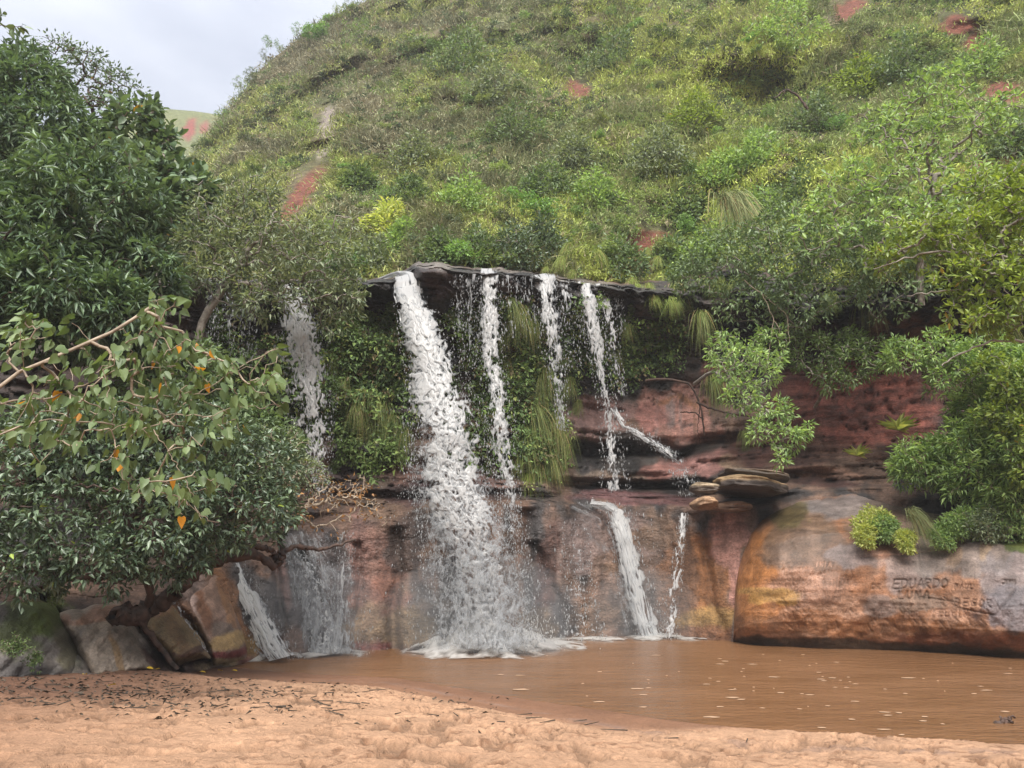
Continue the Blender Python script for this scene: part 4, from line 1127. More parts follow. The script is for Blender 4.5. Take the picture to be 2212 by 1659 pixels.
tree("feathery_shrub", "light green feathery shrub hanging at the right end of the red clay wall", "shrub",
     [(1960,770,46,15.8),(2020,760,50,15.6),(2050,820,46,15.4),(2090,790,50,15.2),(2140,770,60,15),(1930,780,28,16)],
     [(2160,900,15.4),(2130,850,15.4),(2080,800,15.4)], 260, 13, .13, .034, LM_BRIGHT, M_BARK_GREY, 65, droop=.35, size=.11, r_tip=.005)
tree("bamboo_thicket", "tall thicket of narrow bright leaves above the carved boulder", "thicket",
     [(2170,880,84,15.4),(2085,965,64,15.6),(2200,960,110,14.8),(1990,1000,60,16.0),(2110,1030,80,15.4),(2190,1070,80,14.8),(2260,850,120,14.6),(2090,880,40,16.2),(2170,790,60,15.4),(1960,1020,36,16.2)],
     [(2230,1200,15.8),(2210,1100,15.6),(2180,1000,15.4)], 1500, 12, .165, .032, LM_BRIGHT, M_BARK_TAN, 66, droop=.55, spread=.85, size=.12, r_tip=.0055, twigfrac=.5, inner=.35)
tree("yellow_shrub", "yellow leaved shrub mixed into the thicket at the right edge", "shrub",
     [(2200,840,60,14.2),(2160,900,50,14.4),(2210,930,50,14.0),(2140,790,40,14.6),(2230,1010,50,14.0)],
     [(2330,1150,14.2),(2290,1020,14.1),(2240,920,14.1)], 330, 10, .12, .05, LM_YELLOW, M_BARK_GREY, 67, T_OVAL, droop=.3, size=.09, r_tip=.005, inner=.3)
def bpt(x, y, lift=0.0):
    p = P(x, y, float(b_d(np.array([x]), np.array([y]))[0])); p[2] += lift
    return p
for k, (x, y, r, lm, lab) in enumerate([(1885,1120,34,LM_LIME,"low yellow green shrub at the left end of the boulder's plant strip"),(1908,1132,26,LM_BRIGHT,"low bright shrub on the boulder, left of the grass tuft"),
        (1955,1158,17,LM_LIME,"tiny yellow green shrub under the wind combed grass on the boulder"),(1868,1146,20,LM_LIME,"little yellow green shrub furthest left in the boulder's plant strip"),(2036,1148,26,LM_BRIGHT,"small bright shrub touching the right side of the boulder's grass tuft"),
        (2086,1122,40,LM_BRIGHT,"low dense shrub on the boulder, just right of the grass tuft"),(2136,1125,44,LM_OLIVE,"low grey green shrub in the middle of the boulder's plant strip"),(2185,1120,50,LM_BRIGHT,"low leafy shrub on the boulder at the right edge")]):
    d = float(b_d(np.array([float(x)]), np.array([y + 34.]))[0]) - .15
    tree("boulder_shrub", lab, "shrub", [(x, y, r * .8, d - .1), (x - r * .6, y + 8, r * .6, d - .15), (x + r * .6, y + 4, r * .65, d - .1), (x, y + 22, r * .65, d - .2), (x + r * .5, y + 30, r * .4, d - .2)], [(x, y + r * .7, d + .3), (x, y + 12, d + .1), (x, y, d)], 240, 11, .07, .03, lm, M_BARK_TAN, 70 + k, droop=.3, size=.07, r_tip=.004, twigfrac=.4)

# ------------------------------------------------------------------ grass tufts, ferns and creepers on the cliff
def tuft_mesh(name, seed, n, cols, droop=1.0, wid=.02, out=.55):
    """unit tuft of arching blades that leans towards -Y"""
    rg = np.random.default_rng(seed)
    b = rg.normal(0, .07, (n, 3)) * np.array((1.3, .4, .8))
    up = nrmz(UP * .75 + rg.normal(0, .35, (n, 3)) + np.array((0, -.35, 0)))
    be = nrmz(rg.normal(0, 1, (n, 3)) * np.array((.7, .3, .1)) + np.array((0, -1, 0))) * rg.uniform(.25, 1, (n, 1)) * out
    V, F, k = blades(b, up * rg.uniform(.3, .8, (n, 1)), be, rg.uniform(.6, 1.15, n), wid, rg, 6, droop * 3.0)
    c = lerp(np.array(cols[0]), np.array(cols[1]), rg.random((n, 1)))
    dry = rg.random(n) < .12
    c[dry] = (.32, .25, .11)
    return mesh(name, V, quads=F, mats=[M_BLADE], attrs={"Col": np.repeat(c, k, 0)}, smooth=False)
TG = [tuft_mesh("grass_tuft", 80 + i, 200, ((.07,.11,.03), (.23,.27,.08))) for i in range(3)]
TB = [tuft_mesh("grass_tuft_bright", 84 + i, 200, ((.12,.19,.04), (.32,.38,.09)), .8) for i in range(2)]
TP = tuft_mesh("grass_tuft_pale", 87, 420, ((.11,.14,.05), (.27,.30,.13)), .8, .013)
def put(me, name, p, s, label, cat, group=None, rz=0.0, sz=None):
    o = obj(name, me, loc=tuple(p)); o.scale = (s, s, sz or s); o.rotation_euler = (0, 0, rz)
    return tag(o, label, cat, group)
rg = np.random.default_rng(90)
tl = [(1100,650,60),(1125,668,70),(1150,690,60),(1085,700,60),(1175,800,70),(1165,840,70),(1150,880,80),(1135,920,80),(1195,900,70),(1210,940,70),(1125,960,70),(1185,985,60),(1160,1000,60),(1350,700,40),(1330,760,36),
      (790,850,60),(820,870,70),(850,900,60),(875,930,60),(800,920,60),(770,880,60),(760,940,50),(1230,820,50),(1250,870,40),(1090,780,50),(1215,760,40),(560,850,50),(590,930,50),(720,760,50),(740,820,50),(1290,700,36),(1255,660,36)]
for k, (x, y, r) in enumerate(tl):
    d = float(cliff_d(x, y)[0]) - .08
    put(TG[k % 3], "grass_tuft", P(x, y, d), r / FPX * d, "hanging tuft of long grass on the wet cliff between the falls", "grass tuft", "grass tufts on the cliff", rg.normal(0, .4))
for k, (x, y, r, lab) in enumerate([(1515,680,74,"long drooping grass tuft at the left foot of the hanging shrub"),(1540,815,80,"drooping grass tuft beside the pink rock slab"),(1875,625,90,"long grass beard hanging from the lip over the red recess"),
        (1790,640,56,"thin grass beard hanging left of the longest one over the red recess"),(1965,600,70,"grass beard hanging furthest right over the red recess"),(1460,620,70,"straggling grass tuft at the right end of the lip"),
        (1610,935,44,"small grass tuft on the slope below the leaning shrub"),(2160,690,80,"grass hanging under the yellow green tree"),(1143,1030,56,"round lone grass tuft at the very foot of the plant covered cliff"),(1400,620,44,"sprawling grass on the ledge right of the last thin fall")]):
    d = float(cliff_d(x, y)[0]) - .12
    put((TG + TB)[k % 5], "grass_tuft", P(x, y, d), r / FPX * d, lab, "grass tuft", None, rg.normal(0, .3))
for k, (x, y, r) in enumerate([(1375,620,36),(1240,590,34),(1215,560,44),(1290,550,44),(1340,540,44),(1420,560,36),(1230,530,40),(1180,580,24),(1400,540,36),(1365,606,40),(1395,600,44),(1425,596,46),(1455,600,50),(1485,600,50),(1520,604,50),(1555,606,50),(1590,608,46),(1410,640,44),(1450,650,50)]):
    d = min(float(cliff_d(x, max(y, 612))[0]), 22) + (0 if y > 600 else 1.2)
    put(TB[k % 2], "grass_tuft", P(x, y, d), r / FPX * d, "bright yellow green grass tuft on the ledge above the right falls", "grass tuft", "bright tufts above the lip", rg.normal(0, .5))
d = 20.6
put(TP, "tussock_grass", P(1575,440,d), 150 / FPX * d, "big pale fountain shaped grass tussock on the slope above the lip", "grass tuft", None, .2)
d = 20.0
put(TP, "tussock_grass", P(1790,510,d), 80 / FPX * d, "pale grass tussock half hidden below the gnarled tree", "grass tuft", None, -.3)
d = float(b_d(np.array([1985.]), np.array([1165.]))[0]) - .35
put(TP, "grass_tuft", P(1965, 1112, d), 78 / FPX * d, "large wind combed grass tuft growing on top of the carved boulder", "grass tuft", None, .7)
PALM = rosette(5, 40, LM_LIME)
for (x, y, r, lab) in [(1940,930,46,"spiky pale palm like plant sticking out of the thicket, the upper of two"),(1852,985,32,"small spiky palm like plant hanging over the rocks, the lower of two")]:
    d = float(cliff_d(x, y)[0]) - .6
    put(PALM, "spiky_palm", P(x, y, d), r / FPX * d, lab, "plant", None, .3)

def herb_mesh(name, seed, n, L, W, tmpl, mat, nl=7, sp=.45):
    rg = np.random.default_rng(seed)
    pts = rg.normal(0, sp, (n, 3)) * np.array((1, .45, 1)); nn = nrmz(pts + np.array((0, -.5, .5)))
    pts = pts * .8
    V, F, lr = clusters(pts, nn, rg, nl, L, W, tmpl, .45, .9, .07)
    (BV, BF), _ = branch_out(np.array([(0, .25, -.5), (0, .1, -.3), (0, 0, -.1)]), pts, rg, .012, .1, rmax=.04)
    return mesh(name, np.concatenate([V, BV]), tris=F, quads=BF + len(V), mats=[mat, M_BARK_TAN], attrs={"lr": np.concatenate([lr, np.zeros(len(BV))])}, smooth=False,
                matidx=np.concatenate([np.zeros(len(F)), np.ones(len(BF))]))
HBL = [herb_mesh("broad_leaf_plant", 95 + i, 26, .30, .19, T_OVAL, LM_BRIGHT, 6, .4) for i in range(2)]
HFE = [herb_mesh("leafy_plant", 98 + i, 60, .24, .07, T_LEAF, LM_FERN, 9) for i in range(3)]
HMI = [herb_mesh("leafy_plant_bright", 102 + i, 50, .24, .09, T_LEAF, LM_BRIGHT, 8) for i in range(2)]
for k, (x, y, r, lab) in enumerate([(1000,720,36,"leafy plant just right of the main fall near its top"),(1120,800,40,"broad leaved plant beside the second fall"),(1105,840,36,"lower broad leaved plant beside the second fall"),(965,690,26,"small plant under the overhanging block beside the main fall"),
        (1130,770,30,"upper broad leaved plant beside the second fall"),(1215,985,26,"small leafy plant low on the grassy cliff right of the second fall"),(1395,745,30,"bright leafy plant right of the last thin fall"),(780,690,26,"pale leaved plant under the lip left of the main fall")]):
    d = float(cliff_d(x, y)[0]) - .1
    put(HBL[k % 2], "broad_leaf_plant", P(x, y, d), r / FPX * d * 1.2, lab, "plant", None, rg.normal(0, .5))
fl = [(x, y) for x in range(730, 900, 34) for y in range(680, 1010, 38)] + [(x, y) for x in range(985, 1200, 36) for y in range(690, 1010, 42)] + [(x, y) for x in range(430, 740, 48) for y in range(690, 1010, 52)] + [(x, y) for x in range(1210, 1420, 50) for y in range(660, 850, 46)]
for k, (x, y) in enumerate(fl):
    x, y = x + rg.normal(0, 11), y + rg.normal(0, 12)
    if 1225 < x < 1420 and y > 820: continue
    d = float(cliff_d(x, y)[0]) - .05
    br = rg.random() < (.45 if (730 < x < 900 and y > 880) or (1085 < x < 1180 and y < 900) else .1)
    r = rg.uniform(22, 34)
    put((HMI[k % 2] if br else HFE[k % 3]), "cliff_plant", P(x, y, d), r / FPX * d * 1.15, "bright small leaved plant rooted in the cliff behind the falls" if br else "dark ferny plant rooted in the cliff behind the falls", "plant",
        "bright plants on the cliff" if br else "dark ferny plants on the cliff", rg.normal(0, .6))
# leafy carpet between the plants on the wet cliff
nc_ = 5200
qx = rg.uniform(420, 1480, nc_ * 3); qy = rg.uniform(640, 1050, nc_ * 3)
pr = np.zeros(len(qx))
for (ax, ay, rx, ry, k_) in [(810,880,110,140,1),(830,760,80,80,.6),(1090,820,110,200,1),(1160,950,70,100,1),(990,760,40,90,.5),(580,850,160,160,.8),(720,780,60,120,.6),(1260,740,60,110,.7),(1350,760,70,80,.6),(1440,740,60,70,.5)]:
    pr = np.maximum(pr, k_ * sstep(1.15, .6, np.hypot((qx - ax) / rx, (qy - ay) / ry)))
pr = pr * sstep(.30, .55, fbm(n3(qx / 42, qy / 42, 0 * qx), 3, 601))
kk = rg.random(len(qx)) < pr
qx, qy = qx[kk][:nc_], qy[kk][:nc_]
qd = cliff_d(qx, qy); m = len(qx); nl = 9
qc = P(qx, qy, qd - rg.uniform(0, .22, m))
bb = np.repeat(qc, nl, 0) + rg.normal(0, .08, (m * nl, 3))
ll = rg.uniform(.06, .17, m * nl)
CV, CF, k = leaves(T_LEAF, bb, nrmz(rg.normal(0, 1, (m * nl, 3)) + np.array((0, -.6, -.5))), nrmz(UP * .5 + np.array((0, -.6, 0)) + rg.normal(0, .4, (m * nl, 3))), ll, ll * rg.uniform(.25, .6, m * nl))
pal2 = np.array([(.075,.12,.045), (.125,.20,.065), (.19,.28,.08), (.27,.32,.10), (.18,.145,.075)])
wgt = sstep(880, 1000, qy)[:, None] * (np.abs(qx - 810) < 110)[:, None]
cc_ = lerp(pal2[rg.choice(5, m, p=[.34, .3, .16, .1, .1])], pal2[2], wgt * .6) * rg.uniform(.75, 1.25, (m, 1))
tag(obj("foliage", mesh("foliage", CV, tris=CF, mats=[M_BLADE], attrs={"Col": np.repeat(np.repeat(cc_, nl, 0) * rg.uniform(.7, 1.25, (m * nl, 1)), k, 0)}, smooth=False)), kind="stuff")
# shrubs that close off the slope just above and beside the lip
for k, (x, y, r, lm, tm, lab) in enumerate([(840,480,52,LM_LIME,T_OVAL,"lime yellow bush on the slope above the main fall"),(870,520,46,LM_BRIGHT,T_LEAF,"green bush in front of the lime yellow one"),(950,540,46,LM_MID,T_LEAF,"dense mid green bush directly above the rock block at the lip"),
        (1030,540,48,LM_MID,T_LEAF,"dense mid green bush above the second fall"),(1105,540,60,LM_DARK,T_LEAF,"very dark bush above the lip, between the second and third falls"),(1170,520,50,LM_DARK,T_LEAF,"dark bush left of the bright grass mound"),(1330,560,60,LM_MID,T_OVAL,"bush covering the red bank above the right falls"),
        (1000,430,64,LM_BRIGHT,T_LEAF,"leafy green shrub with a bare pale stem above the lip"),(1110,280,64,LM_MID,T_LEAF,"round dark treelike shrub halfway up the hill"),(775,390,34,LM_MID,T_LEAF,"upright dark shrub beside the red landslip"),(1700,60,90,LM_BRIGHT,T_LEAF,"large bright shrub high on the hill near the top edge"),
        (1280,420,60,LM_BRIGHT,T_LEAF,"bright shrub on the slope above the grass mound"),(1480,440,56,LM_MID,T_OVAL,"shrub left of the fountain shaped tussock"),(800,560,56,LM_OLIVE,T_LEAF,"olive shrub behind the lip left of the main fall"),(720,590,50,LM_MID,T_LEAF,"green shrub behind the lip over the left fall"),(1640,330,60,LM_BRIGHT,T_OVAL,"light green shrub on the slope left of the gnarled tree"),(1750,250,56,LM_MID,T_LEAF,"mid green shrub above and left of the gnarled tree"),
        (1500,585,46,LM_MID,T_LEAF,"bush spilling over the far right end of the bare lip"),(1580,590,50,LM_OLIVE,T_LEAF,"grey green bush beside the one spilling over the lip"),
        (1450,560,50,LM_MID,T_OVAL,"bush at the right end of the lip, below the red bank"),(1530,540,60,LM_BRIGHT,T_LEAF,"bright bush at the foot of the fountain shaped tussock"),(1640,460,60,LM_BRIGHT,T_LEAF,"bright bush right of the fountain shaped tussock"),(1720,420,66,LM_MID,T_OVAL,"bush left of the gnarled tree's trunk"),
        (1420,330,60,LM_OLIVE,T_LEAF,"grey green bush in the middle of the slope"),(1500,250,56,LM_YELLOW,T_LEAF,"yellowish bush in the middle of the slope"),(1560,370,50,LM_BRIGHT,T_OVAL,"broad leaved light green bush in the middle of the slope"),(1950,140,70,LM_MID,T_OVAL,"bush above the gnarled tree near a red scar"),(2120,140,66,LM_BRIGHT,T_LEAF,"bright bush near the upper right corner"),
        (1000,120,70,LM_MID,T_LEAF,"dark shrub clump in a gully high on the hill"),(1060,190,56,LM_OLIVE,T_LEAF,"olive shrub below the dark gully clump"),(1330,120,60,LM_MID,T_LEAF,"dark shrub near the top middle of the hill"),(900,330,50,LM_OLIVE,T_LEAF,"grey green shrub on the left shoulder of the hill"),(880,420,44,LM_MID,T_LEAF,"small dark shrub above the lime yellow bush"),
        (1600,150,60,LM_BRIGHT,T_LEAF,"bright shrub left of the large bright one near the top edge"),(1860,170,60,LM_YELLOW,T_OVAL,"yellow green bush left of the bush above the gnarled tree"),(2180,300,60,LM_MID,T_LEAF,"bush at the right edge behind the gnarled tree"),(1180,400,56,LM_MID,T_LEAF,"darker shrub under the treelike shrub"),(1240,330,50,LM_OLIVE,T_LEAF,"olive shrub right of the treelike shrub")]):
    d = float(hill_d(np.array([float(x)]), np.array([y + r * .6]))[0])
    tree("slope_bush", lab, "bush", [(x, y, r * .7, d), (x - r * .6, y + r * .25, r * .55, d), (x + r * .6, y + r * .2, r * .55, d), (x + r * .1, y - r * .5, r * .5, d), (x, y + r * .5, r * .6, d - .2)],
         [(x, y + r * 1.0, d + .3), (x, y + r * .5, d + .1), (x + 3, y, d)], 170, 10, .0058 * d + .03, .0026 * d + .01, lm, M_BARK_GREY, 110 + k, tm, droop=.3, size=.011 * d, r_tip=.006, twigfrac=.5, facing=.3)

# ------------------------------------------------------------------ falling water
OCT_V = np.array([(1, 0, 0), (-1, 0, 0), (0, 1, 0), (0, -1, 0), (0, 0, 1.5), (0, 0, -1.5)], float)
OCT_F = np.array([(0, 2, 4), (2, 1, 4), (1, 3, 4), (3, 0, 4), (2, 0, 5), (1, 2, 5), (3, 1, 5), (0, 3, 5)])
def drops(p, r, rg):
    n = len(p)
    s = r[:, None, None] * rg.uniform(.5, 1.3, (n, 1, 3)) * np.array((.8, .8, 1.9))
    V = p[:, None] + OCT_V[None] * s
    F = OCT_F[None] + (np.arange(n) * 6)[:, None, None]
    return V.reshape(-1, 3), F.reshape(-1, 3)

def stream(pts, cell, thr, layers, amp, ndrop, rg, seed, stretch=1.8, edge=.45, step=1.25, drop_w=1.15, dsz=(.55, 1.6), film=.85, late=.0, skew=0.0):
    """one ribbon of broken white water: pts (x, y, half width, distance); thr (start, end) the share of it that is froth"""
    pts = np.array(pts, float)
    s = np.concatenate([[0], np.cumsum(np.hypot(np.diff(pts[:, 0]), np.diff(pts[:, 1])))])
    nv = max(12, int(s[-1] / step)); sv = np.linspace(0, s[-1], nv)
    px, py, hw, dd = (np.interp(sv, s, pts[:, k]) for k in range(4))
    for _ in range(6):
        for a in (px, hw, dd):
            a[1:-1] = (a[:-2] + 2 * a[1:-1] + a[2:]) / 4
    tx, ty = np.gradient(px), np.gradient(py)
    ln = np.hypot(tx, ty) + 1e-9
    nx, ny = -ty / ln, tx / ln
    VV, FF, DD = [], [], []
    for l_ in range(layers):
        nu = max(7, int(2 * hw.max() * 1.25 / step))
        u = np.linspace(-1.25, 1.25, nu)
        U, S = np.meshgrid(u, sv)
        HWm = hw[:, None]
        w = (fbm(n3(U * HWm / cell * .8, S / cell / stretch, l_ * 7.7 + seed), 3, 300 + l_) - .5) * 1.0
        q = n3(U * HWm / cell + w, S / cell / stretch + w * .7, l_ * 3.1 + seed * 1.7)
        f = fbm(q, 4, 310 + l_, .55)
        rd = 1 - np.abs(2 * fbm(q * 1.1 + 5, 3, 330 + l_, .5) - 1)
        t = S / s[-1]
        val = rd * .62 + f * .38 - edge * np.maximum(0, np.abs(U) - .50 + (vnoise(n3(S / 23., l_ + seed, np.sign(U) * 3)) - .5) * .7 + (vnoise(n3(S / 7., l_ + seed, np.sign(U) * 5)) - .5) * .4) * 1.1 + skew * U
        core = np.sort((rd * .62 + f * .38).ravel())
        th = np.interp(1 - lerp(thr[0], thr[1], t), np.linspace(0, 1, len(core)), core)
        keepv = val > th
        dens = np.clip((val - th) / (1.6 * core.std()), 0, 1) * film
        dens = np.minimum(dens, 1)
        X = px[:, None] + nx[:, None] * U * HWm
        Y = py[:, None] + ny[:, None] * U * HWm * .35
        bul = np.sqrt(np.maximum(0, 1.3 - U ** 2)) * HWm / FPX * dd[:, None] * .7
        D = dd[:, None] - bul - (f - .5) * amp * 2.2 - (rd - .6) * amp * .8 + (l_ - (layers - 1) / 2) * amp * .7
        V = P(X + (w * 3), Y, D).reshape(-1, 3)
        q4 = grid_quads(nv, nu)
        kq = keepv.ravel()[q4].sum(1) >= 3
        q4 = q4[kq]
        us, inv = np.unique(q4, return_inverse=True)
        if len(us):
            VV.append(V[us]); FF.append(inv.reshape(-1, 4)); DD.append(dens.ravel()[us])
    if ndrop:
        t = rg.random(ndrop) ** (1 / (1 + late))
        sv_ = t * s[-1]
        x_, y_, h_, d_ = (np.interp(sv_, sv, a) for a in (px, py, hw, dd))
        off = np.where(rg.random(ndrop) < .6, rg.normal(0, .62, ndrop), rg.choice([-1, 1], ndrop) * rg.uniform(.75, 1.25, ndrop)) * drop_w
        r = rg.uniform(dsz[0], dsz[1], ndrop) * (rg.random(ndrop) ** 2 * .8 + .5) / FPX * d_
        dp = P(x_ + off * h_, y_ + rg.normal(0, 3, ndrop), d_ + rg.normal(0, .12, ndrop) - .1)
        dv, df = drops(dp, r, rg)
        return VV, FF, DD, dv, df
    return VV, FF, DD, np.zeros((0, 3)), np.zeros((0, 3), int)

def waterfall(name, label, group, streams, seed, cat="waterfall"):
    rg = np.random.default_rng(seed)
    Vs, Qs, Ts, As, o = [], [], [], [], 0
    for i, kw in enumerate(streams):
        VV, FF, DD, dv, df = stream(rg=rg, seed=seed * 3.3 + i * 11.7, **kw)
        for v, f, e in zip(VV, FF, DD):
            As.append(e); Vs.append(v); Qs.append(f + o); o += len(v)
        if len(dv):
            As.append(np.full(len(dv), .55)); Vs.append(dv); Ts.append(df + o); o += len(dv)
    V = np.concatenate(Vs)
    T = np.concatenate(Ts) if Ts else None
    return tag(obj(name, mesh(name, V, tris=T, quads=np.concatenate(Qs) if Qs else None, mats=[M_WHITE], attrs={"dens": np.concatenate(As)})), label, cat, group)

waterfall("waterfall", "broad white main fall arching from the lip beside the dark rock block", None, [
    dict(pts=[(815,604,5,18.6),(840,596,9,17.8),(862,590,14,17.0),(878,592,22,16.4),(882,606,26,16.1),(883,634,25,15.9)], cell=9, thr=(1.0,.95), layers=2, amp=.03, ndrop=0, stretch=5, edge=.3),
    dict(pts=[(880,618,24,15.95),(884,640,27,15.75),(907,691,37,15.55),(922,743,43,15.4),(944,803,49,15.3),(952,864,58,15.2),(968,937,70,15.12),(976,1009,68,15.06),(990,1083,76,15.02),(1012,1134,80,15),(1045,1236,66,14.96),(1072,1346,52,14.95),(1080,1412,58,14.93)],
         cell=14, thr=(.97,.50), layers=3, amp=.028, ndrop=4800, stretch=1.5, late=.6, skew=.05),
    dict(pts=[(905,690,14,15.5),(930,800,18,15.3),(915,900,20,15.2),(920,1000,22,15.1),(935,1134,24,15),(942,1200,26,15),(950,1250,26,15),(975,1310,30,15),(1000,1390,34,15)], cell=11, thr=(.35,.16), layers=2, amp=.08, ndrop=1950, late=.5),
    dict(pts=[(1040,1080,40,15),(1090,1150,34,15),(1115,1250,30,15),(1120,1400,30,15)], cell=11, thr=(.25,.12), layers=2, amp=.08, ndrop=1200),
    dict(pts=[(960,1000,70,15.25),(985,1100,95,15.2),(1020,1200,110,15.2),(1035,1300,112,15.15),(1045,1400,118,15.1)], cell=12, thr=(.45,.7), layers=2, amp=.03, ndrop=900, stretch=2.2, film=.34, edge=.25)], 1)
waterfall("waterfall", "second narrow white fall just right of the rock block", None, [
    dict(pts=[(1056,580,18.3,17.0),(1056,600,20.7,16.6),(1056,674,20.7,16.5),(1062,777,22.0,16.4),(1072,847,24.4,16.3),(1082,940,26.8,16.2),(1092,1010,24.4,16.2),(1104,1080,17.1,16.1),(1112,1130,12.2,16.1)], cell=7.5, thr=(0.94,0.50), layers=2, amp=0.032, ndrop=975, stretch=2.7),
    dict(pts=[(1100,594,26.8,17.0),(1104,660,26.8,16.9),(1108,730,24.4,16.9)], cell=4.8, thr=(0.41,0.16), layers=1, amp=.02, ndrop=170, stretch=9.0, film=.7),
    dict(pts=[(1142,596,19.5,17.6),(1147,660,19.5,17.5),(1150,720,17.1,17.5)], cell=4.1, thr=(0.46,0.14), layers=1, amp=.02, ndrop=120, stretch=9.0, film=.7)], 2)
waterfall("waterfall", "beaded curtain of drips between the rock block and the second fall", None, [
    dict(pts=[(1018,592,17.1,16.2),(1020,640,18.3,16.3),(1022,720,22.0,16.3),(1024,800,22.0,16.3)], cell=5.4, thr=(0.56,0.14), layers=1, amp=0.013, ndrop=570, stretch=7.5),
    dict(pts=[(985,592,9.8,16.1),(986,640,9.8,16.1),(988,720,12.2,16.1)], cell=4.1, thr=(0.46,0.13), layers=1, amp=0.013, ndrop=135, stretch=7.5)], 3)
waterfall("waterfall", "white fall right of the grassy cliff that thins to drops halfway down", None, [
    dict(pts=[(1168,592,22.0,18.2),(1172,600,26.8,18.0),(1182,650,24.4,17.8),(1192,720,23.2,17.7),(1200,780,19.5,17.7),(1212,850,12.2,17.6),(1216,930,9.8,17.6)], cell=6.8, thr=(0.91,0.28), layers=2, amp=0.027, ndrop=630, stretch=3.6)], 4)
waterfall("waterfall", "thin trickle between two stronger right falls", None, [
    dict(pts=[(1214,606,11.0,18.3),(1226,640,12.2,18.1),(1238,710,11.0,18),(1244,800,9.8,18)], cell=5.4, thr=(0.56,0.16), layers=1, amp=0.018, ndrop=255, stretch=4.5)], 5)
waterfall("waterfall", "twin stranded fall that strikes the pinkish ledge on the right", None, [
    dict(pts=[(1264,612,15.9,19.0),(1272,640,18.3,18.8),(1285,720,15.9,18.7),(1298,800,12.2,18.7),(1310,860,12.2,18.7),(1318,930,12.2,18.8),(1324,1000,15.9,18.7),(1330,1060,19.5,18.7)], cell=6.1, thr=(0.94,0.50), layers=2, amp=0.023, ndrop=930, stretch=3.3, drop_w=1.5),
    dict(pts=[(1250,608,11.0,19.0),(1258,660,12.2,18.8),(1268,740,11.0,18.8)], cell=4.8, thr=(0.66,0.23), layers=1, amp=.02, ndrop=130, stretch=6.0),
    dict(pts=[(1190,606,9.8,18.2),(1200,660,9.8,18),(1206,720,8.5,18)], cell=4.1, thr=(0.56,0.18), layers=1, amp=.02, ndrop=90, stretch=6.0)], 6)
waterfall("waterfall", "slender fall next to the last trickle on the right of the lip", None, [
    dict(pts=[(1296,612,11.0,19.4),(1308,660,13.4,19.1),(1322,730,11.0,19),(1336,800,8.5,19),(1348,855,6.1,19)], cell=4.8, thr=(0.86,0.38), layers=1, amp=0.018, ndrop=300, stretch=3.9)], 7)
waterfall("waterfall", "last thinnest trickle at the right end of the lip", None, [
    dict(pts=[(1332,622,7.3,19.5),(1338,660,7.3,19.3),(1346,720,6.1,19.3)], cell=4.1, thr=(0.51,0.18), layers=1, amp=0.013, ndrop=120, stretch=4.5)], 8)
waterfall("waterfall", "stream sliding diagonally off the pink slab down the ledge", None, [
    dict(pts=[(1325,880,9.8,20.2),(1350,920,13.4,20.0),(1385,940,17.1,19.8),(1420,962,18.3,19.6),(1450,985,15.9,19.5),(1470,1000,14.6,19.4)], cell=6.1, thr=(0.66,0.58), layers=2, amp=0.023, ndrop=330, stretch=3.6),
    dict(pts=[(1470,1010,22.0,19.4),(1485,1040,19.5,19.2),(1492,1070,17.1,19.0)], cell=5.4, thr=(0.31,0.28), layers=1, amp=0.018, ndrop=210)], 9)
waterfall("waterfall", "straight white chute down the lower rock wall right of the main fall", None, [
    dict(pts=[(1275,1088,31.7,19.6),(1310,1092,24.4,19.3),(1332,1104,18.3,19.1),(1348,1160,20.7,18.95),(1366,1240,23.2,18.85),(1386,1310,26.8,18.75),(1408,1376,31.7,18.6)], cell=8.2, thr=(0.97,0.83), layers=2, amp=0.023, ndrop=630, stretch=7.5, drop_w=1.3),
    dict(pts=[(1240,1090,73.2,19.5),(1300,1120,73.2,19.3),(1350,1230,68.3,19.15),(1390,1376,73.2,18.9)], cell=8.2, thr=(0.41,0.48), layers=1, amp=.03, ndrop=200, stretch=7.5, film=.22, edge=.25)], 10)
waterfall("waterfall", "thin glassy trickle on the lower wall beside the carved boulder", None, [
    dict(pts=[(1478,1108,7.3,18.3),(1472,1160,8.5,18.1),(1462,1240,11.0,18),(1452,1310,12.2,17.9),(1446,1378,14.6,17.8)], cell=4.8, thr=(0.81,0.68), layers=1, amp=0.018, ndrop=255, stretch=4.5)], 11)
waterfall("waterfall", "faint spray veil on the lower wall between the main fall and the chute", None, [
    dict(pts=[(1240,1120,22.0,18),(1248,1220,22.0,17.8),(1255,1320,29.3,17.7),(1262,1384,36.6,17.6)], cell=6.1, thr=(0.16,0.33), layers=1, amp=0.023, ndrop=630, late=1.0)], 12)
waterfall("waterfall", "feathery white fall on the left seen past the olive tree", None, [
    dict(pts=[(628,612,17.1,15.3),(638,650,26.8,15.1),(648,720,39.0,15),(655,790,45.1,14.95),(666,860,46.4,14.9),(674,930,34.2,14.9),(684,1000,24.4,14.9),(690,1070,19.5,14.9)], cell=8.8, thr=(0.97,0.42), layers=2, film=1.2, amp=0.036, ndrop=1650, stretch=2.5)], 13)
for k, (label, q) in enumerate([("faint thin fall behind the olive tree, nearest the feathery fall", [(536,640,11.0,15.2),(538,700,12.2,15.1),(540,790,11.0,15.1)]), ("thin broken fall behind the olive tree, middle of the three", [(497,630,11.0,15),(500,700,15.9,14.9),(506,790,15.9,14.9)]), ("thinnest fall behind the olive tree, furthest to the left", [(457,630,7.3,14.8),(459,700,11.0,14.7),(464,780,9.8,14.7)])]):
    waterfall("waterfall", label, None, [dict(pts=q, cell=6.1, thr=(0.56,0.23), layers=1, amp=0.018, ndrop=240, stretch=3.6)], 14 + k)
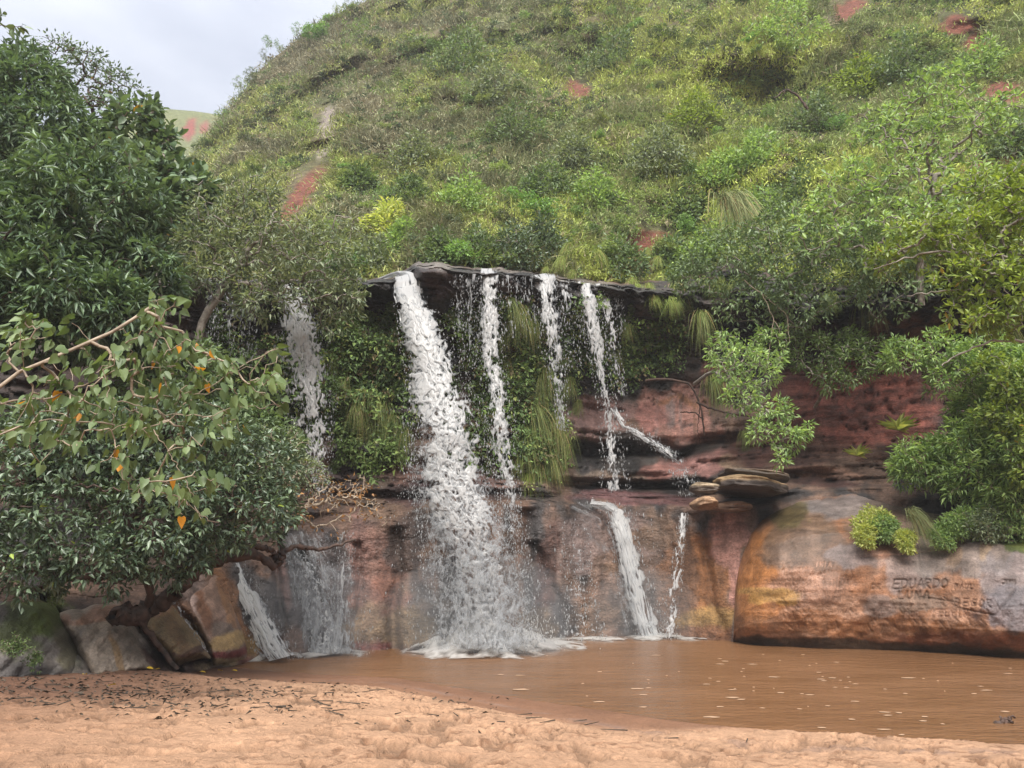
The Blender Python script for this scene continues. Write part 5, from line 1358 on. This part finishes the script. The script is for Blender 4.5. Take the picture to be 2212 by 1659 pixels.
waterfall("waterfall", "white chute sliding to the pool below the twisted limb on the left", None, [
    dict(pts=[(497,1208,16,14.9),(520,1262,25,14.6),(545,1310,30,14.4),(570,1360,33,14.2),(590,1400,36,14.0),(606,1422,44,13.9)], cell=8.8, thr=(0.97,0.92), layers=2, amp=0.027, ndrop=630, stretch=5.1, drop_w=1.3)], 18)
waterfall("waterfall", "misty veil of drops on the wall between the left chute and the pinkish rock", None, [
    dict(pts=[(640,1185,24.4,15.3),(670,1240,31.7,15.2),(690,1300,39.0,15.1),(695,1360,43.9,15),(700,1410,48.8,14.9)], cell=7.5, thr=(0.31,0.48), layers=2, amp=0.027, ndrop=1500, late=.6),
    dict(pts=[(752,1150,12.2,15.5),(744,1220,17.1,15.4),(738,1300,19.5,15.3),(734,1410,24.4,15.1)], cell=6.1, thr=(0.56,0.58), layers=1, amp=0.018, ndrop=390, stretch=9.0),
    dict(pts=[(640,1150,61.0,15.55),(680,1240,75.6,15.45),(690,1330,80.5,15.35),(690,1412,87.8,15.2)], cell=8.2, thr=(0.46,0.78), layers=2, amp=.03, ndrop=500, stretch=5.2, film=.36, edge=.25)], 19)
waterfall("waterfall", "tiny rivulet in the dark gully of the sloping rocks on the left", None, [
    dict(pts=[(372,1296,4.9,12.2),(400,1335,8.5,11.85),(425,1372,7.3,11.6),(450,1408,9.8,11.6)], cell=4.8, thr=(0.56,0.53), layers=1, amp=0.009, ndrop=60, stretch=4.5)], 20)

# foam where the water lands, spray above it, and flecks drifting on the pool
def foam_patch(cx_, cy_, rx, ry, seed, hgt, thr=.44, res=.05):
    c = on_z(cx_, cy_)[None]
    y0, y1 = on_z(cx_, cy_ + ry)[1], on_z(cx_, cy_ - ry)[1]
    w = rx / FPX * c[0, 1]
    xs_ = np.arange(c[0, 0] - w, c[0, 0] + w, res); ys_ = np.arange(y0, y1, res)
    A, B = np.meshgrid(xs_, ys_)
    e = np.sqrt(((A - c[0, 0]) / w) ** 2 + ((B - (y0 + y1) / 2) / ((y1 - y0) / 2)) ** 2)
    f = fbm(n3(A * 2.2, B * 1.5, seed), 5, 400)
    rd = 1 - np.abs(2 * fbm(n3(A * 3, B * 2, seed + 5), 4, 410) - 1)
    m = f * .5 + rd * .5 - np.maximum(0, e - .35) * .45
    z = .012 + hgt * (np.maximum(0, 1 - e) * (.2 + f) + np.maximum(0, rd - .5) * .9 * np.maximum(0, 1.1 - e) + (fbm(n3(A * 7, B * 6, seed), 3, 420) - .5) * .5 * np.maximum(0, 1 - e))
    q = grid_quads(*A.shape)
    q = q[(m > thr).ravel()[q].sum(1) >= 3]
    us, inv = np.unique(q, return_inverse=True)
    return n3(A, B, z).reshape(-1, 3)[us], inv.reshape(-1, 4), np.clip((m - thr) / .22, 0, 1).ravel()[us]
fp_ = [foam_patch(1045,1404,165,21,1,.55,.34), foam_patch(1150,1396,120,13,2,.12,.42), foam_patch(1300,1383,120,7,3,.06,.44), foam_patch(660,1414,125,11,4,.14,.40), foam_patch(600,1420,56,11,5,.22,.36), foam_patch(1420,1378,80,6,6,.08,.42), foam_patch(1500,1381,60,5,7,.03,.5), foam_patch(960,1410,90,9,8,.08,.44), foam_patch(440,1443,26,3,9,.02,.5)]
fv, fq = join([f[:2] for f in fp_]); fa = np.concatenate([f[2] for f in fp_])
rg = np.random.default_rng(70)
dl = []
for (x, y, rx, hp_, n) in [(1050,1404,130,70,1500),(1150,1392,40,60,500),(650,1412,110,50,700),(600,1416,40,50,350),(1412,1374,40,40,250),(1450,1376,24,26,120)]:
    a = on_z(x + rg.normal(0, .5, n) * rx, np.full(n, y) + rg.normal(0, 4, n))
    a[:, 2] += np.abs(rg.normal(0, .5, n)) * hp_ / FPX * a[:, 1]
    dl.append(drops(a, rg.uniform(.004, .013, n), rg))
dv, df = join(dl)
tag(obj("foam", mesh("foam", np.concatenate([fv, dv]), tris=df + len(fv), quads=fq, mats=[M_FOAM], attrs={"dens": np.concatenate([fa, np.full(len(dv), .7)])})), kind="stuff")
# drifting flecks
n = 200
fxp = rg.uniform(980, 2250, n); u_ = rg.random(n)
fyp = lerp(np.interp(fxp, [900, 1400, 1600, 2250], [1420, 1385, 1402, 1435]), np.interp(fxp, [900, 1400, 1900, 2250], [1450, 1545, 1590, 1605]), u_ ** .9)
kk = rg.random(n) < np.exp(-((fxp - 1750) / 420) ** 2) * np.exp(-((fyp - 1475) / 60) ** 2) + .12
fxp, fyp = fxp[kk], fyp[kk]
c = on_z(fxp, fyp); m = len(c)
an = np.linspace(0, 2 * math.pi, 9, endpoint=False)
rx_ = rg.uniform(.015, .10, m) * rg.uniform(.4, 1.3, m); ry_ = rx_ * rg.uniform(.2, .5, m) + .012
jr = rg.uniform(.6, 1.25, (m, 9))
V = np.concatenate([c[:, None] + n3(np.cos(an) * rx_[:, None] * jr, np.sin(an) * ry_[:, None] * jr, 0 * jr + .006), c[:, None] + np.array((0, 0, .012))], 1)
tf = np.array([(i, (i + 1) % 9, 9) for i in range(9)])
M_FLECK, t_, o__ = newmat("tan_foam")
p_ = N(t_, "BsdfPrincipled"); p_.inputs['Base Color'].default_value = (.34, .225, .145, 1); p_.inputs['Roughness'].default_value = .5
t_.links.new(p_.outputs[0], o__.inputs[0])
tag(obj("foam_flecks", mesh("foam_flecks", V.reshape(-1, 3), tris=(tf[None] + (np.arange(m) * 10)[:, None, None]).reshape(-1, 3), mats=[M_FLECK])), kind="stuff")

# ------------------------------------------------------------------ loose rocks, roots, log, litter
import bmesh
def rock(name, label, x, y, d, w, h, dep, seed, colr_, cuts=5, rot=0.0, top=None, wet=.2, box=.72, topz=.05):
    bm = bmesh.new()
    bmesh.ops.create_icosphere(bm, subdivisions=5, radius=1)
    v = np.array([q.co[:] for q in bm.verts]); f = np.array([[a.index for a in q.verts] for q in bm.faces])
    bm.free()
    rg = np.random.default_rng(seed)
    v = np.sign(v) * np.abs(v) ** box
    for _ in range(cuts):
        nn = nrmz(rg.normal(0, 1, 3)); k_ = rg.uniform(.62, .9)
        o_ = np.maximum(v @ nn - k_, 0); v = v - o_[:, None] * nn * .85
    v = v * (1 + (fbm(v * 1.6 + seed, 4, seed) - .5) * .35)[:, None] + (fbm(n3(v[:, 0], v[:, 1], v[:, 2] * 7) + seed, 3, 9) - .5)[:, None] * np.array((.12, .55, 0)) * (1.15 - box)
    sx_, sz_ = w / FPX * d, h / FPX * d
    z0 = v[:, 2].copy()
    v = v * np.array((sx_, dep, sz_))
    ca, sa = math.cos(rot), math.sin(rot)
    v = np.stack([v[:, 0] * ca - v[:, 2] * sa, v[:, 1], v[:, 0] * sa + v[:, 2] * ca], 1)
    c = np.broadcast_to(np.array(colr_), v.shape).copy()
    nn = fbm(v * 3 + seed, 4, 4)[:, None]
    c = c * lerp(.65, 1.3, nn)
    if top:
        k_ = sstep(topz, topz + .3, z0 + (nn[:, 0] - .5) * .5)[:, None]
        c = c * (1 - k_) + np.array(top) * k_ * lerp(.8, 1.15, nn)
    o = obj(name, mesh(name, v, tris=f, mats=[M_BOULDER], attrs={"Col": c, "wet": np.full(len(v), wet)}), loc=tuple(P(x, y, d)))
    return tag(o, label, "rock")
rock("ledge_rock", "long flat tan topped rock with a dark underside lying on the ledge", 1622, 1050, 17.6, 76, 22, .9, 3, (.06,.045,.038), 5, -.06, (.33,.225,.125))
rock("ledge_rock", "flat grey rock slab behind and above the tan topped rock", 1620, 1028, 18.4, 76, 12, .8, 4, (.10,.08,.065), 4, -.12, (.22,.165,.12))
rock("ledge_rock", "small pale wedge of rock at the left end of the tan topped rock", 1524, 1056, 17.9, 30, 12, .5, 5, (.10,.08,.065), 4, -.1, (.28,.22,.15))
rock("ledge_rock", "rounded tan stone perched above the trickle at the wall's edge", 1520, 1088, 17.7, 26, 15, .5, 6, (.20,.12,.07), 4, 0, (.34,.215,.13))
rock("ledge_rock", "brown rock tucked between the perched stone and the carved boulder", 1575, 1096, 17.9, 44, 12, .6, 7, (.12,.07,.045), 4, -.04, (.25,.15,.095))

def slab(label, quad, blobs, base_c, seed, bulge=.18, back=.55, name="leaning_rock"):
    """a leaning slab with rounded edges: corners (x, y, distance) bottom left, bottom right, top right, top left"""
    n = 90
    S, T = np.meshgrid(np.linspace(0, 1, n), np.linspace(0, 1, n))
    q = np.array(quad, float)
    w = [(1 - S) * (1 - T), S * (1 - T), S * T, (1 - S) * T]
    X, Y, D = (sum(w[i] * q[i, k] for i in range(4)) for k in range(3))
    X = X + (fbm(n3(T * 3, seed, S * 0), 3, seed) - .5) * 26 * (1 - np.abs(2 * S - 1) * .2)
    Y = Y + (fbm(n3(S * 3, seed + 4, T * 0), 3, seed + 1) - .5) * 16
    D = D - bulge * (1 - (2 * S - 1) ** 2) * (1 - .6 * (2 * T - 1) ** 2) + back * (np.abs(2 * S - 1) ** 9 + np.abs(2 * T - 1) ** 10)
    D = D + (fbm(n3(X * .02, Y * .02, seed), 4, 77) - .5) * .16 + (fbm(n3((X + Y) * .05, (Y - X) * .012, seed), 4, 78) - .5) * .10
    c = np.array(base_c) * lerp(.6, 1.35, fbm(n3(X * .05 + Y * .03, Y * .02, seed), 5, 79))[..., None]
    c = paint(c, X, Y, blobs, seed)
    V = P(X, Y, D)
    E = P(X, Y, D + 1.2)
    ring = np.concatenate([np.arange(n), np.arange(1, n) * n + n - 1, (n - 1) * n + np.arange(n - 2, -1, -1), np.arange(n - 2, 0, -1) * n])
    V2 = np.concatenate([V.reshape(-1, 3), E.reshape(-1, 3)[ring]])
    C2 = np.concatenate([c.reshape(-1, 3), c.reshape(-1, 3)[ring]])
    m = len(ring); k = n * n + np.arange(m)
    Q = np.concatenate([grid_quads(n, n), np.stack([ring, k, np.roll(k, -1), np.roll(ring, -1)], -1)])
    return tag(obj(name, mesh(name, V2, quads=Q, mats=[M_BOULDER], attrs={"Col": C2, "wet": np.full(len(V2), .45)})), label, "rock")
slab("wide grey tan rock slab leaning under the overhanging tree, left of the black log", [(205,1478,10.0),(352,1452,10.8),(262,1300,11.4),(118,1322,10.4)],
     [(330,1415,18,26,-30,(.07,.035,.03),.85),(255,1420,10,50,-20,(.20,.125,.06),.8),(215,1330,80,16,-10,(.22,.115,.075),.8)], (.215,.175,.14), 3)
slab("ochre striped rock slab between the black log and the rivulet", [(385,1436,11.1),(462,1416,11.6),(368,1292,12.2),(272,1322,11.2)],
     [(425,1408,60,8,-10,(.07,.03,.025),.85),(320,1318,50,18,-10,(.24,.12,.085),.8),(380,1365,16,60,-32,(.15,.085,.045),.6)], (.215,.15,.08), 5)
slab("tall banded rock slab with a dark red stripe at the waterline", [(466,1444,12.3),(545,1424,13.4),(474,1216,14.3),(392,1290,12.4)],
     [(510,1410,60,9,-8,(.15,.03,.03),.92),(500,1433,60,12,-6,(.36,.28,.16),.85),(500,1385,50,18,-12,(.36,.24,.10),.85),(480,1360,30,16,0,(.12,.10,.085),.6),(440,1310,14,70,-12,(.14,.065,.035),.8),(490,1300,12,80,-14,(.26,.13,.055),.7),(410,1310,26,40,0,(.30,.22,.195),.8)], (.20,.13,.10), 7)
slab("dark mossy rock at the left edge where the sand meets the bank", [(-160,1505,9.0),(212,1474,9.95),(120,1306,10.4),(-160,1270,9.6)],
     [(95,1325,80,52,10,(.075,.105,.02),.9),(30,1370,60,50,0,(.05,.065,.02),.8),(150,1390,30,60,-20,(.11,.10,.055),.6),(40,1450,90,30,0,(.055,.05,.05),.7)], (.10,.088,.08), 9, .3)
for k, (x, y, r, lab) in enumerate([(30,1400,30,"dark low plant on the mossy rock, nearer the left edge"),(75,1425,24,"small dark plant at the foot of the mossy rock"),(120,1290,26,"small plant on top of the mossy rock under the leaves")]):
    put(HFE[k], "leafy_plant", P(x, y, 9.2 + .2 * k), r / FPX * 9.3, lab, "plant")

def rooty(name, label, cat, lines, mat, seed):
    rg = np.random.default_rng(seed)
    parts = []
    for (q, r0, r1) in lines:
        pts = smooth_path(np.array([P(*z) for z in q]), 26, .015, rg)
        parts.append(tube(pts, np.linspace(r0, r1, 26) * rg.uniform(.85, 1.15, 26)))
    V, F = join(parts)
    return tag(obj(name, mesh(name, V, quads=F, mats=[mat])), label, cat)
rooty("tree_root", "dark bent root arching over the pink rock slab", "root", [([(1395,822,20.6),(1440,818,20.2),(1490,828,20),(1508,860,20),(1518,900,20),(1522,940,20.2)], .045, .02), ([(1505,868,20),(1540,884,19.8),(1590,895,19.6),(1640,905,19.4)], .035, .015),
       ([(1470,890,20.6),(1500,890,20.2),(1520,905,20)], .02, .02), ([(1512,880,20),(1506,930,20.2),(1512,960,20.4)], .015, .006)], M_BARK_DARK, 1)
rooty("fallen_log", "thin black dead log leaning down the sloping rocks to the sand", "log", [([(275,1305,10.6),(310,1350,10.7),(345,1400,10.9),(385,1448,11.1)], .05, .035)], M_BARK_DARK, 2)
rooty("dead_branch", "bare grey dead branch sticking up from the hillside", "branch", [([(1745,235,24),(1722,205,24),(1700,192,24),(1672,212,24)], .05, .025), ([(1700,192,24),(1690,206,24)], .025, .015)], M_BARK_DARK, 3)
rooty("hanging_vine", "long bare vine hanging from the dark shrub over the red recess", "vine", [([(1600,600,17),(1650,640,16.9),(1672,690,16.9),(1660,760,16.9),(1655,810,17)], .012, .006), ([(1672,690,16.9),(1690,730,16.9),(1710,700,16.9)], .009, .005), ([(1640,630,16.9),(1700,680,16.8),(1705,740,16.8)], .01, .005)], M_BARK_TAN, 4)
p = on_z(2170, 1562)
rooty("driftwood", "small black gnarled driftwood poking out of the muddy pool", "driftwood", [([(2150,1564,p[1]),(2162,1558,p[1]),(2175,1561,p[1]),(2186,1562,p[1])], .025, .02), ([(2165,1562,p[1]),(2176,1552,p[1]),(2189,1549,p[1])], .022, .008), ([(2178,1564,p[1]),(2180,1552,p[1]),(2186,1564,p[1])], .014, .016), ([(2158,1562,p[1]),(2166,1551,p[1]),(2174,1563,p[1])], .012, .014)], M_BARK_DARK, 5)
M_PALE = bark_mat("pale_wood", (.62,.58,.52), (.74,.71,.66), .7)
q = on_z(158, 1662, .16)
a = np.array([(0, 0, -.1), (0, 0, .02), (.002, 0, .045), (.003, 0, .06)]) + q
V, F = tube(a, [.011, .011, .009, .004], 8)
tag(obj("stub", mesh("stub", V, quads=F, mats=[M_PALE])), "tiny white stub sticking out of the sand in the foreground", "stick")

# leaf litter and twigs on the sand (nobody could count them) with a few yellow fallen leaves
rg = np.random.default_rng(77)
n = 950
lx = rg.uniform(-40, 1100, n * 3); ly = rg.uniform(1478, 1650, n * 3)
den = np.exp(-((lx - 250) / 330) ** 2) * np.exp(-((ly - 1545) / 42) ** 2) + .10 * np.exp(-((ly - 1500) / 30) ** 2) + .03
den = den * (.35 + 1.2 * vnoise(n3(lx / 45, ly / 14, 0 * lx), 3))
kk = rg.random(n * 3) < den
lx, ly = lx[kk][:n], ly[kk][:n]
c = on_z(lx, ly, .12); c[:, 2] = sand_h(c[:, 0], c[:, 1])[0] + .022
m = len(c)
d_ = nrmz(rg.normal(0, 1, (m, 3)) * np.array((1, .8, .12)))
V1, F1, k = leaves(T_LEAF, c, d_, UP + rg.normal(0, .5, (m, 3)), rg.uniform(.02, .09, m), rg.uniform(.007, .026, m))
lr = np.repeat(rg.random(m) * .8, k)
LM_LITTER = leaf_mat("dark_litter", (.022,.017,.013), (.10,.075,.05), (.55,.36,.03), .018, .8, .05)
yl = on_z(np.array([285,300,312,345,330,430,262,276,180,245,350,470,500]), np.array([1468,1470,1474,1466,1472,1455,1474,1478,1505,1530,1462,1447,1445]), .1)
yl[:, 2] = sand_h(yl[:, 0], yl[:, 1])[0] + .03
V2, F2, k2 = leaves(T_OVAL, yl, nrmz(rg.normal(0, 1, (len(yl), 3)) * np.array((1, 1, .1))), UP + rg.normal(0, .3, (len(yl), 3)), .10, .06)
ns = 90
sx2 = rg.uniform(0, 1700, ns * 2); sy2 = rg.uniform(1490, 1600, ns * 2)
kk = (sy2 > np.interp(sx2, [0, 600, 1000, 1400, 1700], [1485, 1470, 1500, 1560, 1600])) & (rg.random(ns * 2) < np.where(sx2 < 800, 1, .35))
sx2, sy2 = sx2[kk][:ns], sy2[kk][:ns]
c = on_z(sx2, sy2, .12); c[:, 2] = sand_h(c[:, 0], c[:, 1])[0] + .018
dd_ = nrmz(rg.normal(0, 1, (len(c), 3)) * np.array((1, .8, .06))) * rg.uniform(.03, .13, (len(c), 1))
V3, F3 = sticks(c - dd_, c + dd_, np.full(len(c), .006), np.full(len(c), .003))
V = np.concatenate([V1, V2, V3]); T = np.concatenate([F1, F2 + len(V1)])
tag(obj("leaf_litter", mesh("leaf_litter", V, tris=T, quads=F3 + len(V1) + len(V2), mats=[LM_LITTER], attrs={"lr": np.concatenate([lr, np.ones(len(V2)), rg.random(len(V3)) * .4])}, smooth=False)), kind="stuff")

# fine spray hanging over the foot of the falls
bm = bmesh.new()
for (x, y, rx, ry, d, dep) in [(1040, 1330, 210, 130, 14.9, .75), (680, 1340, 150, 120, 14.5, .6), (1390, 1330, 120, 100, 18.3, .6)]:
    r = bmesh.ops.create_icosphere(bm, subdivisions=4, radius=1)
    c = P(x, y, d)
    for v in r['verts']:
        v.co = Vector(c) + Vector((v.co.x * rx / FPX * d, v.co.y * dep, v.co.z * ry / FPX * d))
me = bpy.data.meshes.new("mist"); bm.to_mesh(me); bm.free()
M_MIST, t_, o__ = newmat("spray_mist")
pv = N(t_, "VolumePrincipled")
pv.inputs['Color'].default_value = (.95, .96, .98, 1); pv.inputs['Density'].default_value = .22; pv.inputs['Anisotropy'].default_value = .2
t_.links.new(pv.outputs[0], o__.inputs['Volume'])
me.materials.append(M_MIST)
tag(obj("mist", me), kind="stuff")

# thin damp air between the viewer and the slope
hz = [(-300, -20, -1.5), (300, -20, -1.5), (300, 330, -1.5), (-300, 330, -1.5), (-300, -20, 95), (300, -20, 95), (300, 330, 95), (-300, 330, 95)]
me = mesh("haze", hz, quads=[(0, 3, 2, 1), (4, 5, 6, 7), (0, 1, 5, 4), (1, 2, 6, 5), (2, 3, 7, 6), (3, 0, 4, 7)], smooth=False)
M_HAZE, t_, o__ = newmat("damp_air")
pv = N(t_, "VolumePrincipled")
pv.inputs['Color'].default_value = (.93, .95, .98, 1); pv.inputs['Density'].default_value = .0009
t_.links.new(pv.outputs[0], o__.inputs['Volume'])
me.materials.append(M_HAZE)
tag(obj("haze", me), kind="stuff")
